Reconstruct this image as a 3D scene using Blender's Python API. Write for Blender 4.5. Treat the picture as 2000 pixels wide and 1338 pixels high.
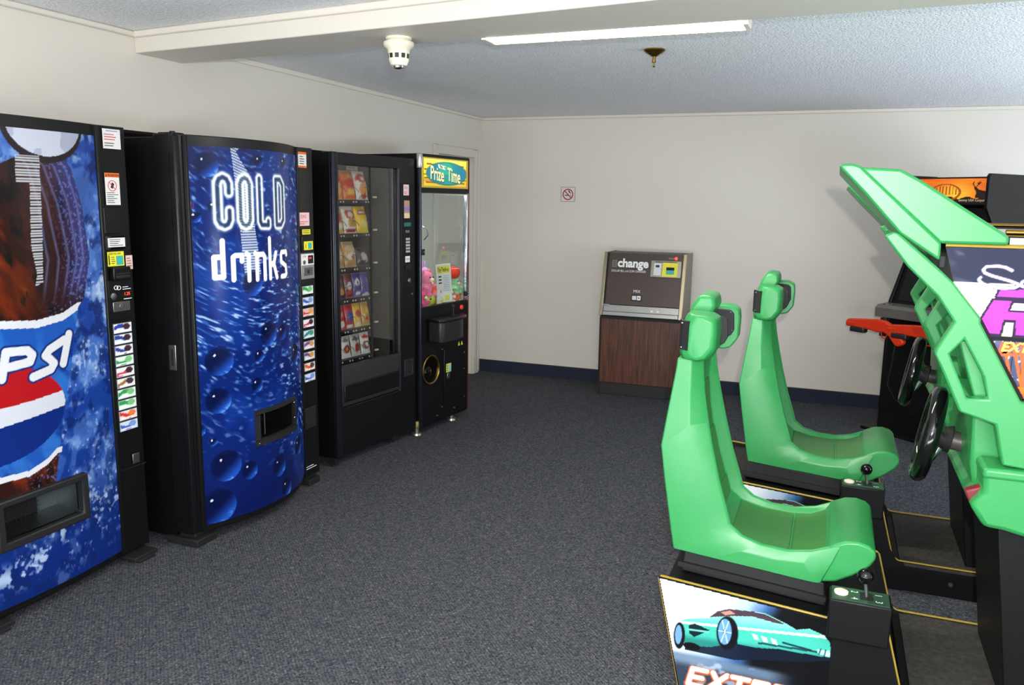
import bpy, bmesh, math, random
import numpy as np
from mathutils import Matrix, Vector
from mathutils.geometry import tessellate_polygon

for o in list(bpy.data.objects):
    bpy.data.objects.remove(o)
S = bpy.context.scene
COL = S.collection
R = math.radians

# ------------------------------------------------------------------ camera
cam = bpy.data.cameras.new('camera')
cam.sensor_fit = 'HORIZONTAL'; cam.sensor_width = 36.0
cam.lens = 36.0 * 1603.2 / 2000.0
cam.clip_start = .05
cob = bpy.data.objects.new('camera', cam); COL.objects.link(cob)
_p, _r, _y = R(9.807), R(.926), R(21.233)
fw = Vector((-math.sin(_y)*math.cos(_p), math.cos(_y)*math.cos(_p), -math.sin(_p)))
rt = Vector((math.cos(_y), math.sin(_y), 0)); up = rt.cross(fw)
cx = rt*math.cos(_r) + up*math.sin(_r); cy = up*math.cos(_r) - rt*math.sin(_r)
M = Matrix((cx, cy, -fw)).transposed().to_4x4(); M.translation = (0, 0, 1.6)
cob.matrix_world = M
S.camera = cob
# ------------------------------------------------------------------ world, lights, exposure
w = bpy.data.worlds.new('daylight'); S.world = w; w.use_nodes = True
w.node_tree.nodes['Background'].inputs[0].default_value = (.62, .74, 1, 1)
w.node_tree.nodes['Background'].inputs[1].default_value = .8
S.view_settings.view_transform = 'Standard'; S.view_settings.look = 'None'
S.view_settings.gamma = 1; S.view_settings.use_curve_mapping = False
S.view_settings.exposure = 0.14

def area(name, loc, direction, sx, sy, power, col):
    l = bpy.data.lights.new(name, 'AREA'); l.shape = 'RECTANGLE'; l.size = sx; l.size_y = sy
    l.energy = power; l.color = col
    o = bpy.data.objects.new(name, l); COL.objects.link(o); o.location = loc
    o.rotation_euler = Vector(direction).to_track_quat('-Z', 'Y').to_euler()
    return o
def point(name, loc, power, col, rad):
    l = bpy.data.lights.new(name, 'POINT'); l.energy = power; l.color = col; l.shadow_soft_size = rad
    o = bpy.data.objects.new(name, l); COL.objects.link(o); o.location = loc
    return o
# the camera's own flash, a little above and right of the lens
point('camera_flash', (.055, -.02, 1.705), 235, (1, .99, .975), .012)
# upward fill lights added inside assumed rear and right windows to brighten the ceiling
area('added_rear_uplight', (0, -2.30, .58), (0, .38, 1), 5.4, 1.0, 350, (.92, .96, 1))
area('added_side_uplight', (3.30, 4.2, .9), (-.38, 0, 1), 3.2, 1.5, 185, (.78, .88, 1))

# ------------------------------------------------------------------ helpers
def lin(c):
    c = np.asarray(c, float)/255.0
    return np.where(c <= .04045, c/12.92, ((c+.055)/1.055)**2.4)
def rgba(c):
    v = lin(c); return (float(v[0]), float(v[1]), float(v[2]), 1)

MATS = {}
def mat(name, col, rough=.5, metal=0, spec=.5, var=.06, scale=30, bump=0, bscale=300, emit=0, coat=0):
    if name in MATS: return MATS[name]
    m = bpy.data.materials.new(name); m.use_nodes = True; nt = m.node_tree; N = nt.nodes; L = nt.links
    b = N['Principled BSDF']
    b.inputs['Roughness'].default_value = rough; b.inputs['Metallic'].default_value = metal
    b.inputs['Specular IOR Level'].default_value = spec; b.inputs['Coat Weight'].default_value = coat
    b.inputs['Coat Roughness'].default_value = .08
    tc = N.new('ShaderNodeTexCoord')
    nz = N.new('ShaderNodeTexNoise'); nz.inputs['Scale'].default_value = scale; nz.inputs['Detail'].default_value = 4
    L.new(tc.outputs['Object'], nz.inputs['Vector'])
    mx = N.new('ShaderNodeMix'); mx.data_type = 'RGBA'
    c = np.array(rgba(col)[:3])
    mx.inputs[6].default_value = (*(c*(1-var)), 1); mx.inputs[7].default_value = (*np.minimum(c*(1+var), 1), 1)
    L.new(nz.outputs['Fac'], mx.inputs[0]); L.new(mx.outputs[2], b.inputs['Base Color'])
    if emit:
        L.new(mx.outputs[2], b.inputs['Emission Color']); b.inputs['Emission Strength'].default_value = emit
    if bump:
        n2 = N.new('ShaderNodeTexNoise'); n2.inputs['Scale'].default_value = bscale; n2.inputs['Detail'].default_value = 2
        L.new(tc.outputs['Object'], n2.inputs['Vector'])
        bp = N.new('ShaderNodeBump'); bp.inputs['Strength'].default_value = bump; bp.inputs['Distance'].default_value = .002
        L.new(n2.outputs['Fac'], bp.inputs['Height']); L.new(bp.outputs[0], b.inputs['Normal'])
    MATS[name] = m; return m
def print_mat(name, rough=.25, emit=0, coat=0, spec=.5):
    if name in MATS: return MATS[name]
    m = bpy.data.materials.new(name); m.use_nodes = True; nt = m.node_tree
    b = nt.nodes['Principled BSDF']; b.inputs['Roughness'].default_value = rough
    b.inputs['Coat Weight'].default_value = coat; b.inputs['Coat Roughness'].default_value = .05
    b.inputs['Specular IOR Level'].default_value = spec
    a = nt.nodes.new('ShaderNodeVertexColor'); a.layer_name = 'print'
    nt.links.new(a.outputs[0], b.inputs['Base Color'])
    if emit:
        nt.links.new(a.outputs[0], b.inputs['Emission Color']); b.inputs['Emission Strength'].default_value = emit
    MATS[name] = m; return m
def glass_mat(name, tint=(1, 1, 1), refl=1.0, rough=.02, ior=1.5):
    if name in MATS: return MATS[name]
    m = bpy.data.materials.new(name); m.use_nodes = True; nt = m.node_tree; N = nt.nodes
    N.remove(N['Principled BSDF']); out = N['Material Output']
    t = N.new('ShaderNodeBsdfTransparent'); t.inputs[0].default_value = (*tint, 1)
    g = N.new('ShaderNodeBsdfGlossy'); g.inputs['Roughness'].default_value = rough; g.inputs[0].default_value = (refl, refl, refl, 1)
    f = N.new('ShaderNodeFresnel'); ge = N.new('ShaderNodeNewGeometry')
    ma = N.new('ShaderNodeMath'); ma.operation = 'MULTIPLY_ADD'; ma.inputs[1].default_value = 1/ior-ior; ma.inputs[2].default_value = ior
    nt.links.new(ge.outputs['Backfacing'], ma.inputs[0]); nt.links.new(ma.outputs[0], f.inputs[0])
    mx = N.new('ShaderNodeMixShader')
    nt.links.new(f.outputs[0], mx.inputs[0]); nt.links.new(t.outputs[0], mx.inputs[1]); nt.links.new(g.outputs[0], mx.inputs[2])
    nt.links.new(mx.outputs[0], out.inputs[0]); MATS[name] = m; return m

class MB:
    def __init__(s): s.v = []; s.f = []
    def add(s, vs, fs):
        o = len(s.v); s.v += [tuple(map(float, q)) for q in vs]; s.f += [tuple(o+i for i in f) for f in fs]; return s
    def box(s, x0, x1, y0, y1, z0, z1):
        vs = [(x, y, z) for x in (x0, x1) for y in (y0, y1) for z in (z0, z1)]
        return s.add(vs, [(0,1,3,2),(4,6,7,5),(0,4,5,1),(2,3,7,6),(0,2,6,4),(1,5,7,3)])
    def prism(s, poly, lo, hi, axis='y', holes=()):
        loops = [list(poly)]+[list(h) for h in holes]
        def P(a, b, c):
            return {'y': (a, c, b), 'x': (c, a, b), 'z': (a, b, c)}[axis]
        flat = [q for l in loops for q in l]; n = len(flat)
        tri = tessellate_polygon([[Vector((a, b, 0)) for a, b in l] for l in loops]) if len(loops) > 1 else None
        vs = [P(a, b, lo) for a, b in flat]+[P(a, b, hi) for a, b in flat]
        fs = []
        if tri:
            fs += [tuple(t) for t in tri]+[tuple(n+i for i in reversed(t)) for t in tri]
        else:
            fs += [tuple(range(n)), tuple(range(2*n-1, n-1, -1))]
        o = 0
        for l in loops:
            k = len(l)
            for i in range(k):
                j = (i+1) % k; fs.append((o+i, o+j, n+o+j, n+o+i))
            o += k
        return s.add(vs, fs)
    def cyl(s, p0, p1, r0, r1=None, n=20, cap=True):
        r1 = r0 if r1 is None else r1
        p0 = Vector(p0); p1 = Vector(p1); d = (p1-p0).normalized()
        a = d.orthogonal().normalized(); b = d.cross(a)
        vs = []
        for p, r in ((p0, r0), (p1, r1)):
            vs += [p+a*(r*math.cos(2*math.pi*i/n))+b*(r*math.sin(2*math.pi*i/n)) for i in range(n)]
        fs = [(i, (i+1) % n, n+(i+1) % n, n+i) for i in range(n)]
        if cap: fs += [tuple(range(n-1, -1, -1)), tuple(range(n, 2*n))]
        return s.add(vs, fs)
    def tube(s, path, r, n=8, closed=False):
        P = [Vector(p) for p in path]; k = len(P); vs = []; prev = None
        for i in range(k):
            a = P[(i-1) % k] if (closed or i > 0) else P[i]; b = P[(i+1) % k] if (closed or i < k-1) else P[i]
            d = (b-a).normalized()
            if prev is None: u = d.orthogonal().normalized()
            else:
                u = prev-d*prev.dot(d); u.normalize()
            prev = u; v = d.cross(u)
            rr = r[i] if isinstance(r, (list, tuple)) else r
            vs += [P[i]+u*(rr*math.cos(2*math.pi*j/n))+v*(rr*math.sin(2*math.pi*j/n)) for j in range(n)]
        fs = []
        for i in range(k if closed else k-1):
            i2 = (i+1) % k
            fs += [(i*n+j, i*n+(j+1) % n, i2*n+(j+1) % n, i2*n+j) for j in range(n)]
        if not closed: fs += [tuple(range(n-1, -1, -1)), tuple((k-1)*n+j for j in range(n))]
        return s.add(vs, fs)
    def lathe(s, prof, c=(0, 0, 0), n=28, axis='z', ring=False):
        vs = []; prof = list(prof)+([prof[0]] if ring else []); k = len(prof)
        for r, h in prof:
            for j in range(n):
                a = 2*math.pi*j/n; x, y = r*math.cos(a), r*math.sin(a)
                q = {'z': (x, y, h), 'x': (h, x, y), 'y': (x, h, y)}[axis]
                vs.append((c[0]+q[0], c[1]+q[1], c[2]+q[2]))
        fs = [(i*n+j, i*n+(j+1) % n, (i+1)*n+(j+1) % n, (i+1)*n+j) for i in range(k-1) for j in range(n)]
        if not ring: fs += [tuple(range(n)), tuple((k-1)*n+j for j in range(n-1, -1, -1))]
        return s.add(vs, fs)
    def ball(s, c, r, sq=(1, 1, 1), n=14, m=9):
        vs = []; fs = []
        for i in range(m+1):
            t = math.pi*i/m
            for j in range(n):
                a = 2*math.pi*j/n
                vs.append((c[0]+r*sq[0]*math.sin(t)*math.cos(a), c[1]+r*sq[1]*math.sin(t)*math.sin(a), c[2]+r*sq[2]*math.cos(t)))
        fs = [(i*n+j, i*n+(j+1) % n, (i+1)*n+(j+1) % n, (i+1)*n+j) for i in range(m) for j in range(n)]
        return s.add(vs, fs)
    def loft(s, secs, closed=True):
        k = len(secs[0]); vs = [q for c in secs for q in c]
        fs = [(i*k+j, i*k+(j+1) % k, (i+1)*k+(j+1) % k, (i+1)*k+j) for i in range(len(secs)-1) for j in range(k if closed else k-1)]
        fs += [tuple(range(k-1, -1, -1)), tuple((len(secs)-1)*k+j for j in range(k))]
        return s.add(vs, fs)
    def build(s, name, m, parent=None, bevel=0, smooth=None, seg=2, sub=0, fix=True):
        me = bpy.data.meshes.new(name); me.from_pydata(s.v, [], s.f)
        if fix:
            bm = bmesh.new(); bm.from_mesh(me)
            bmesh.ops.remove_doubles(bm, verts=bm.verts, dist=1e-6)
            bmesh.ops.recalc_face_normals(bm, faces=bm.faces); bm.to_mesh(me); bm.free()
        me.materials.append(m)
        if smooth or bevel or sub:
            for p in me.polygons: p.use_smooth = True
            me.set_sharp_from_angle(angle=R(smooth or 35))
        o = bpy.data.objects.new(name, me); COL.objects.link(o)
        if parent: o.parent = parent
        if bevel:
            b = o.modifiers.new('bevel', 'BEVEL'); b.width = bevel; b.segments = seg; b.limit_method = 'ANGLE'; b.angle_limit = R(30)
            b.harden_normals = False
        if sub:
            q = o.modifiers.new('sub', 'SUBSURF'); q.levels = sub; q.render_levels = sub
        return o

def thing(name, label, cat, loc=(0, 0, 0), rz=0, group=None):
    o = bpy.data.objects.new(name, None); COL.objects.link(o); o.location = loc; o.rotation_euler = (0, 0, rz)
    o.empty_display_size = .1
    return tag(o, label, cat, group)
def tag(o, label, cat, group=None):
    o['label'] = label; o['category'] = cat
    if group: o['group'] = group
    return o
def struct(o, label=None):
    o['kind'] = 'structure'
    if label: o['label'] = label
    return o
def box(name, m, parent, x0, x1, y0, y1, z0, z1, bevel=0, **k):
    return MB().box(x0, x1, y0, y1, z0, z1).build(name, m, parent, bevel, **k)

_fonts = {}
def text_mesh(body, size, shear=0, sx=1, align='LEFT', offset=0):
    cu = bpy.data.curves.new('t', 'FONT'); cu.body = body; cu.size = size; cu.shear = shear
    cu.align_x = align; cu.offset = offset; cu.resolution_u = 3; cu.fill_mode = 'BOTH'
    ob = bpy.data.objects.new('t', cu); COL.objects.link(ob)
    dg = bpy.context.evaluated_depsgraph_get(); me = bpy.data.meshes.new_from_object(ob.evaluated_get(dg))
    vs = [(v.co.x*sx, v.co.y) for v in me.vertices]; fs = [tuple(p.vertices) for p in me.polygons]
    bpy.data.objects.remove(ob); bpy.data.curves.remove(cu); bpy.data.meshes.remove(me)
    return vs, fs
def text(name, body, size, fn, m, parent, shear=0, sx=1, align='LEFT', offset=0):
    """fn maps (along, up) in metres to a local point"""
    vs, fs = text_mesh(body, size, shear, sx, align, offset)
    b = MB(); b.add([fn(a, c) for a, c in vs], fs)
    return b.build(name, m, parent, fix=False)
def front(b0, z0, x=.0015):
    return lambda a, c: (x, b0+a, z0+c)

# --- painted print
def vnoise(x, y, seed=0):
    xi = np.floor(x).astype(np.int64); yi = np.floor(y).astype(np.int64); fx = x-xi; fy = y-yi
    fx = fx*fx*(3-2*fx); fy = fy*fy*(3-2*fy)
    def h(a, b):
        n = (a*374761393+b*668265263+seed*1442695041) & 0xffffffff
        n = ((n ^ (n >> 13))*1274126177) & 0xffffffff
        return ((n ^ (n >> 16)) & 0xffff)/65535.0
    return (h(xi, yi)*(1-fx)+h(xi+1, yi)*fx)*(1-fy)+(h(xi, yi+1)*(1-fx)+h(xi+1, yi+1)*fx)*fy
def fbm(x, y, seed=0, o=4):
    t = 0; a = .5
    for i in range(o):
        t = t+a*vnoise(x*2**i, y*2**i, seed+i); a *= .5
    return t/(1-.5**o)
def sdist(X, Y, pts):
    d = np.full(X.shape, 9.0)
    for (a, b), (c, e) in zip(pts[:-1], pts[1:]):
        dx, dy = c-a, e-b; L = dx*dx+dy*dy+1e-12
        t = np.clip(((X-a)*dx+(Y-b)*dy)/L, 0, 1)
        d = np.minimum(d, np.hypot(X-a-t*dx, Y-b-t*dy))
    return d
def inside(X, Y, poly):
    r = np.zeros(X.shape, bool); n = len(poly)
    for i in range(n):
        x0, y0 = poly[i]; x1, y1 = poly[(i+1) % n]
        if y0 == y1: continue
        c = ((Y < y0) != (Y < y1)) & (X < (x1-x0)*(Y-y0)/(y1-y0)+x0)
        r ^= c
    return r
def ss(a, b, x):
    t = np.clip((x-a)/(b-a), 0, 1); return t*t*(3-2*t)
class Paint:
    def __init__(s, X, Y, base): s.X = X; s.Y = Y; s.c = np.ones(X.shape+(3,))*np.array(base, float)
    def mix(s, col, m):
        m = np.asarray(m, float)[..., None]; s.c = s.c*(1-m)+np.array(col, float)*m; return s
    def stroke(s, pts, wd, col, soft=.0015): return s.mix(col, 1-ss(wd-soft, wd+soft, sdist(s.X, s.Y, pts)))
    def poly(s, pts, col, a=1): return s.mix(col, inside(s.X, s.Y, pts)*a)
    def ell(s, cx, cy, rx, ry, col, a=1, soft=.06):
        d = np.hypot((s.X-cx)/rx, (s.Y-cy)/ry); return s.mix(col, (1-ss(1-soft, 1+soft, d))*a)
def painted(name, parent, m, b0, b1, z0, z1, step, painter, fn, keep=None):
    nb = max(2, int(round((b1-b0)/step))+1); nz = max(2, int(round((z1-z0)/step))+1)
    Bv, Zv = np.meshgrid(np.linspace(b0, b1, nb), np.linspace(z0, z1, nz))
    col = np.clip(painter(Bv, Zv), 0, 255)
    P = fn(Bv, Zv)
    V = np.stack([np.broadcast_to(q, Bv.shape) for q in P], -1).reshape(-1, 3)
    i = np.arange(nb*nz).reshape(nz, nb)
    F = np.stack([i[:-1, :-1], i[:-1, 1:], i[1:, 1:], i[1:, :-1]], -1).reshape(-1, 4)
    if keep is not None:
        k = keep((Bv[:-1, :-1]+Bv[1:, 1:])/2, (Zv[:-1, :-1]+Zv[1:, 1:])/2).reshape(-1); F = F[k]
    me = bpy.data.meshes.new(name)
    me.vertices.add(len(V)); me.vertices.foreach_set('co', V.astype(np.float32).ravel())
    me.loops.add(F.size); me.loops.foreach_set('vertex_index', F.astype(np.int32).ravel())
    me.polygons.add(len(F)); me.polygons.foreach_set('loop_start', (np.arange(len(F))*4).astype(np.int32))
    me.polygons.foreach_set('use_smooth', np.ones(len(F), bool)); me.update(calc_edges=True)
    at = me.color_attributes.new('print', 'FLOAT_COLOR', 'POINT')
    C = np.concatenate([lin(col).reshape(-1, 3), np.ones((nb*nz, 1))], 1)
    at.data.foreach_set('color', C.astype(np.float32).ravel())
    me.materials.append(m)
    o = bpy.data.objects.new(name, me); COL.objects.link(o)
    if parent: o.parent = parent
    return o

# ------------------------------------------------------------------ materials
BLACK = mat('black_enamel', (9, 9, 10), .42, spec=.3, var=.15, bump=.05)
SATIN = mat('black_satin_steel', (13, 13, 15), .34, spec=.35, var=.12, bump=.06, bscale=500)
GREYPL = mat('dark_grey_plastic', (27, 27, 29), .5, var=.08, bump=.1)
RUBBER = mat('black_rubber', (12, 12, 13), .7)
CHROME = mat('chrome', (200, 203, 210), .16, 1, var=.03)
STEEL = mat('brushed_steel', (150, 150, 148), .36, 1, var=.08, scale=80)
BRASS = mat('brass', (150, 120, 60), .3, 1, var=.12)
WHITE = mat('white_paper', (226, 224, 222), .55, var=.03)
CREAM = mat('cream_plastic', (226, 218, 196), .45, var=.03)
DTEXT = mat('dark_print', (40, 38, 42), .6)
WTEXT = mat('white_print', (235, 235, 235), .5)
REDP = mat('red_print', (200, 40, 35), .5)
ORANGEP = mat('orange_print', (232, 110, 40), .5)
YELLOW = mat('yellow_sticker', (226, 218, 50), .5)
PINK = mat('pink_sticker', (232, 196, 200), .5)
TEAL = mat('teal_print', (60, 170, 160), .5)
GREEN = mat('green_moulded_plastic', (48, 142, 76), .36, var=.05, scale=9, bump=.12, bscale=420)
GREEN2 = mat('green_worn_cushion', (56, 122, 54), .42, var=.10, scale=12, bump=.12, bscale=420)
GOLD = mat('yellow_edge_trim', (158, 132, 42), .45, var=.15, scale=60)
GLASS = glass_mat('clear_glass', (.93, .95, .94))
LED = mat('red_led', (255, 60, 30), .4, emit=3)

# ------------------------------------------------------------------ room
def room_mats():
    # carpet
    m = bpy.data.materials.new('blue_grey_loop_carpet'); m.use_nodes = True; nt = m.node_tree; N = nt.nodes; L = nt.links
    b = N['Principled BSDF']; b.inputs['Roughness'].default_value = .95; b.inputs['Specular IOR Level'].default_value = .1
    tc = N.new('ShaderNodeTexCoord')
    vo = N.new('ShaderNodeTexVoronoi'); vo.inputs['Scale'].default_value = 150; L.new(tc.outputs['Object'], vo.inputs['Vector'])
    wv = N.new('ShaderNodeTexWave'); wv.inputs['Scale'].default_value = 38; wv.inputs['Distortion'].default_value = 5
    wv.inputs['Detail'].default_value = 2; wv.inputs['Detail Scale'].default_value = 3; wv.bands_direction = 'DIAGONAL'
    L.new(tc.outputs['Object'], wv.inputs['Vector'])
    ra = N.new('ShaderNodeValToRGB'); e = ra.color_ramp.elements
    e[0].position = 0; e[0].color = rgba((41, 45, 51)); e[1].position = 1; e[1].color = rgba((126, 128, 131))
    x = e.new(.45); x.color = rgba((75, 80, 89)); x = e.new(.8); x.color = rgba((98, 95, 95))
    L.new(vo.outputs['Color'], ra.inputs['Fac'])
    mx = N.new('ShaderNodeMix'); mx.data_type = 'RGBA'; mx.blend_type = 'MULTIPLY'; mx.inputs[0].default_value = .35
    L.new(ra.outputs['Color'], mx.inputs[6]); L.new(wv.outputs['Color'], mx.inputs[7])
    L.new(mx.outputs[2], b.inputs['Base Color'])
    ad = N.new('ShaderNodeMath'); L.new(vo.outputs['Distance'], ad.inputs[0]); L.new(wv.outputs['Fac'], ad.inputs[1])
    bp = N.new('ShaderNodeBump'); bp.inputs['Strength'].default_value = .6; bp.inputs['Distance'].default_value = .004
    L.new(ad.outputs[0], bp.inputs['Height']); L.new(bp.outputs[0], b.inputs['Normal'])
    # popcorn ceiling
    c = bpy.data.materials.new('popcorn_ceiling'); c.use_nodes = True; nt = c.node_tree; N = nt.nodes; L = nt.links
    b = N['Principled BSDF']; b.inputs['Roughness'].default_value = .95; b.inputs['Specular IOR Level'].default_value = .1
    tc = N.new('ShaderNodeTexCoord'); nz = N.new('ShaderNodeTexNoise'); nz.inputs['Scale'].default_value = 130; nz.inputs['Detail'].default_value = 3
    L.new(tc.outputs['Object'], nz.inputs['Vector'])
    ra = N.new('ShaderNodeValToRGB'); e = ra.color_ramp.elements
    e[0].position = .35; e[0].color = rgba((226, 227, 229)); e[1].position = .68; e[1].color = rgba((246, 247, 248))
    L.new(nz.outputs['Fac'], ra.inputs['Fac']); L.new(ra.outputs['Color'], b.inputs['Base Color'])
    bp = N.new('ShaderNodeBump'); bp.inputs['Strength'].default_value = 1; bp.inputs['Distance'].default_value = .0065
    n3 = N.new('ShaderNodeTexNoise'); n3.inputs['Scale'].default_value = 100; n3.inputs['Detail'].default_value = 2; L.new(tc.outputs['Object'], n3.inputs['Vector'])
    L.new(n3.outputs['Fac'], bp.inputs['Height']); L.new(bp.outputs[0], b.inputs['Normal'])
    return m, c
CARPET, POPCORN = room_mats()
WALL = mat('cream_semi_gloss_wall', (214, 208, 198), .46, var=.02, scale=2.5, bump=.05, bscale=120, spec=.35)
TRIM = mat('cream_painted_trim', (214, 208, 196), .4, var=.02)
BASEC = mat('navy_carpet_base', (44, 48, 62), .95, var=.35, scale=260, bump=.4, bscale=400, spec=.1)
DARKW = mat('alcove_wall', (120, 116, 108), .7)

XL, YB, XR, YF, ZC = -3.064, 7.046, 3.4, -2.5, 2.336
struct(box('floor', CARPET, None, -3.9, XR+.1, YF-.1, YB+.1, -.1, 0), 'blue grey loop pile carpet floor')
struct(box('ceiling', POPCORN, None, -3.9, XR+.1, YF-.1, YB+.1, ZC, ZC+.1), 'white popcorn textured ceiling')
struct(box('wall_back', WALL, None, XL-.15, XR+.1, YB, YB+.12, 0, ZC), 'cream painted back wall')
# left wall with the recess the vending machines stand in and a door opening near the corner
wl = MB(); t = .14
wl.box(XL-t, XL, YF-.1, 1.1, 0, ZC).box(XL-t, XL, 1.1, 4.98, 1.892, ZC).box(XL-t, XL, 4.98, 6.13, 0, ZC)
wl.box(XL-t, XL, 6.13, 6.86, 1.97, ZC).box(XL-t, XL, 6.86, YB+.1, 0, ZC)
struct(wl.build('wall_left', WALL), 'cream painted left wall above the vending machines')
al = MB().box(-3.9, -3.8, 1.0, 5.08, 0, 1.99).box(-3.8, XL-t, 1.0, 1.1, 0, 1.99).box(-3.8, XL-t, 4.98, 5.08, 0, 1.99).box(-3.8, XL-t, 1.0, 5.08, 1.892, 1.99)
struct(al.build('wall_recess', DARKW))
struct(box('wall_right', WALL, None, XR, XR+.1, YF, 2.55, 0, ZC))
MB_r = MB().box(XR, XR+.1, 5.85, YB, 0, ZC).box(XR, XR+.1, 2.55, 5.85, 0, .06).box(XR, XR+.1, 2.55, 5.85, 2.15, ZC)
struct(MB_r.build('wall_right', WALL))
fr = MB().box(-3.9, -2.9, YF-.1, YF, 0, ZC).box(2.9, XR+.1, YF-.1, YF, 0, ZC).box(-2.9, 2.9, YF-.1, YF, 0, .06).box(-2.9, 2.9, YF-.1, YF, 2.15, ZC)
struct(fr.build('wall_front', WALL))
for nm, a in (('assumed_window_1', (-2.9, 2.9, YF-.06, YF-.05, .06, 2.15)), ('assumed_window_2', (XR+.05, XR+.06, 2.55, 5.85, .06, 2.15))):  # unseen glazing, assumed and widened to go with the added fill lights
    o = struct(box(nm, GLASS, None, *a))
wf = MB().box(-2.9, 2.9, YF-.08, YF, .06, .11).box(-2.9, 2.9, YF-.08, YF, 2.10, 2.15)
for x_ in (-2.9, -1.47, -.025, 1.42, 2.85): wf.box(x_, x_+.05, YF-.08, YF, .11, 2.1)
wf.build('window_frame', TRIM, bpy.data.objects['assumed_window_1'])
# soffit beam
bm_ = MB()
A = [(XL, 3.040), (.60, 2.610), (XR, 2.29), (XR, 2.95), (.60, 3.098), (-1.385, 3.172), (XL, 3.335)]
bm_.prism(A, 2.240, ZC, 'z')
struct(bm_.build('ceiling_beam', mat('beam_paint', (212, 206, 194), .45, var=.02), bevel=.004), 'cream boxed ceiling beam crossing the room')
# crown beads, base, casing
def bead(name, x0, x1, y0, y1, z0, z1): return struct(box(name, TRIM, None, x0, x1, y0, y1, z0, z1, .006))
bead('trim_1', XL, XR, YB-.016, YB, ZC-.028, ZC)
bead('trim_2', XL, XL+.016, 3.34, YB-.016, ZC-.028, ZC)
bead('trim_3', XL, XL+.016, YF, 3.04, ZC-.028, ZC)
bt = MB(); d = Vector((XL+.016-.60, 3.040-2.610, 0)).normalized(); nn = Vector((-d.y, d.x, 0))
if nn.y > 0: nn = -nn
q0 = Vector((XL+.016, 3.04, 0)); q1 = Vector((.6, 2.61, 0))
bt.prism([(q0.x, q0.y), (q1.x, q1.y), (q1.x+nn.x*.02, q1.y+nn.y*.02), (q0.x+nn.x*.02, q0.y+nn.y*.02)], ZC-.03, ZC, 'z')
struct(bt.build('trim_4', TRIM, bevel=.005))
b1 = box('baseboard_back', BASEC, None, XL, XR, YB-.012, YB, 0, .108); struct(b1, 'navy carpet base strip along the back wall')
MB().box(XL, XR, YB-.015, YB, .105, .112).build('top_edge', mat('dark_edge', (34, 32, 32), .6), b1)
struct(box('baseboard_left', BASEC, None, XL, XL+.012, 4.98, 6.06, 0, .108))
cs = MB().box(XL, XL+.018, 6.06, 6.13, 0, 2.04).box(XL, XL+.018, 6.86, 6.955, 0, 2.04).box(XL, XL+.018, 6.13, 6.86, 1.97, 2.04).box(XL+.018, XL+.026, 6.925, 6.955, 0, 2.04)
struct(cs.build('trim_5', TRIM, bevel=.004), 'cream door casing beside the back corner')
d1 = box('door_1', mat('door_paint', (206, 200, 188), .45), None, XL-.1, XL-.055, 6.13, 6.86, .01, 1.97); struct(d1, 'cream flush door mostly hidden behind the prize game')
MB().lathe([(.012, 0), (.012, .03), (.028, .045), (.03, .06), (.02, .075), (.001, .078)], (XL-.055, 6.21, .95), axis='x').build('knob', BRASS, d1, smooth=40)

# fluorescent fixture beyond the beam
fx = thing('fluorescent_light', 'long lit fluorescent ceiling fixture beside the cream beam', 'light', (-.866, 3.20, 2.336))
LENS = mat('lit_prismatic_lens', (255, 253, 240), .5, emit=4.0, var=.01)
pf = [(-.03, -.10), (.065, -.10), (.078, -.085), (.085, -.05), (.085, -.012), (-.03, -.012)]
MB().prism(pf, -.50, .50, 'x').build('lens', LENS, fx, smooth=50)
MB().prism([(-.033, -.103), (.068, -.103), (.083, -.087), (.09, -.05), (.09, 0), (-.033, 0)], -.519, -.5, 'x').build('end_cap', CREAM, fx, .002)
MB().prism([(-.033, -.103), (.068, -.103), (.083, -.087), (.09, -.05), (.09, 0), (-.033, 0)], .5, .519, 'x').build('end_cap', CREAM, fx, .002)
box('housing', CREAM, fx, -.5, .5, -.03, .09, -.012, 0)
box('lens_edge', mat('brass_lens_edge', (150, 135, 95), .4), fx, -.5, .5, .068, .08, -.104, -.094)
area('fluorescent_glow', (-.866, 3.225, 2.225), (0, .25, -1), 1.0, .1, 30, (1, .93, .80))

# smoke detector on the beam
sd = thing('smoke_detector', 'cream ceiling smoke detector on underside of the beam', 'smoke detector', (-1.70, 3.06, 2.240))
MB().lathe([(.052, 0), (.052, -.008), (.045, -.012), (.044, -.02)], n=32).build('mounting_base', CREAM, sd, smooth=40)
MB().lathe([(.060, -.018), (.062, -.024), (.060, -.034), (.046, -.046), (.043, -.062), (.040, -.09), (.032, -.108), (.02, -.112)], n=32).build('body', CREAM, sd, smooth=40)
for k in range(10):
    a = 2*math.pi*k/10; c, s_ = math.cos(a), math.sin(a)
    v = MB(); r = .0432
    pts = []
    for da, z in ((-.19, -.064), (.19, -.064), (.19, -.082), (-.19, -.082)):
        rr = .0435 if z > -.07 else .0418
        pts.append((rr*math.cos(a+da), rr*math.sin(a+da), z))
    for da, z in ((-.19, -.064), (.19, -.064), (.19, -.082), (-.19, -.082)):
        pts.append((.036*math.cos(a+da), .036*math.sin(a+da), z))
    v.add(pts, [(0,1,2,3),(7,6,5,4),(0,4,5,1),(1,5,6,2),(2,6,7,3),(3,7,4,0)]).build('vent', GREYPL, sd)
MB().lathe([(.026, -.111), (.024, -.118), (.012, -.122)], n=20).build('sensor_cap', CHROME, sd, smooth=40)
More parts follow.
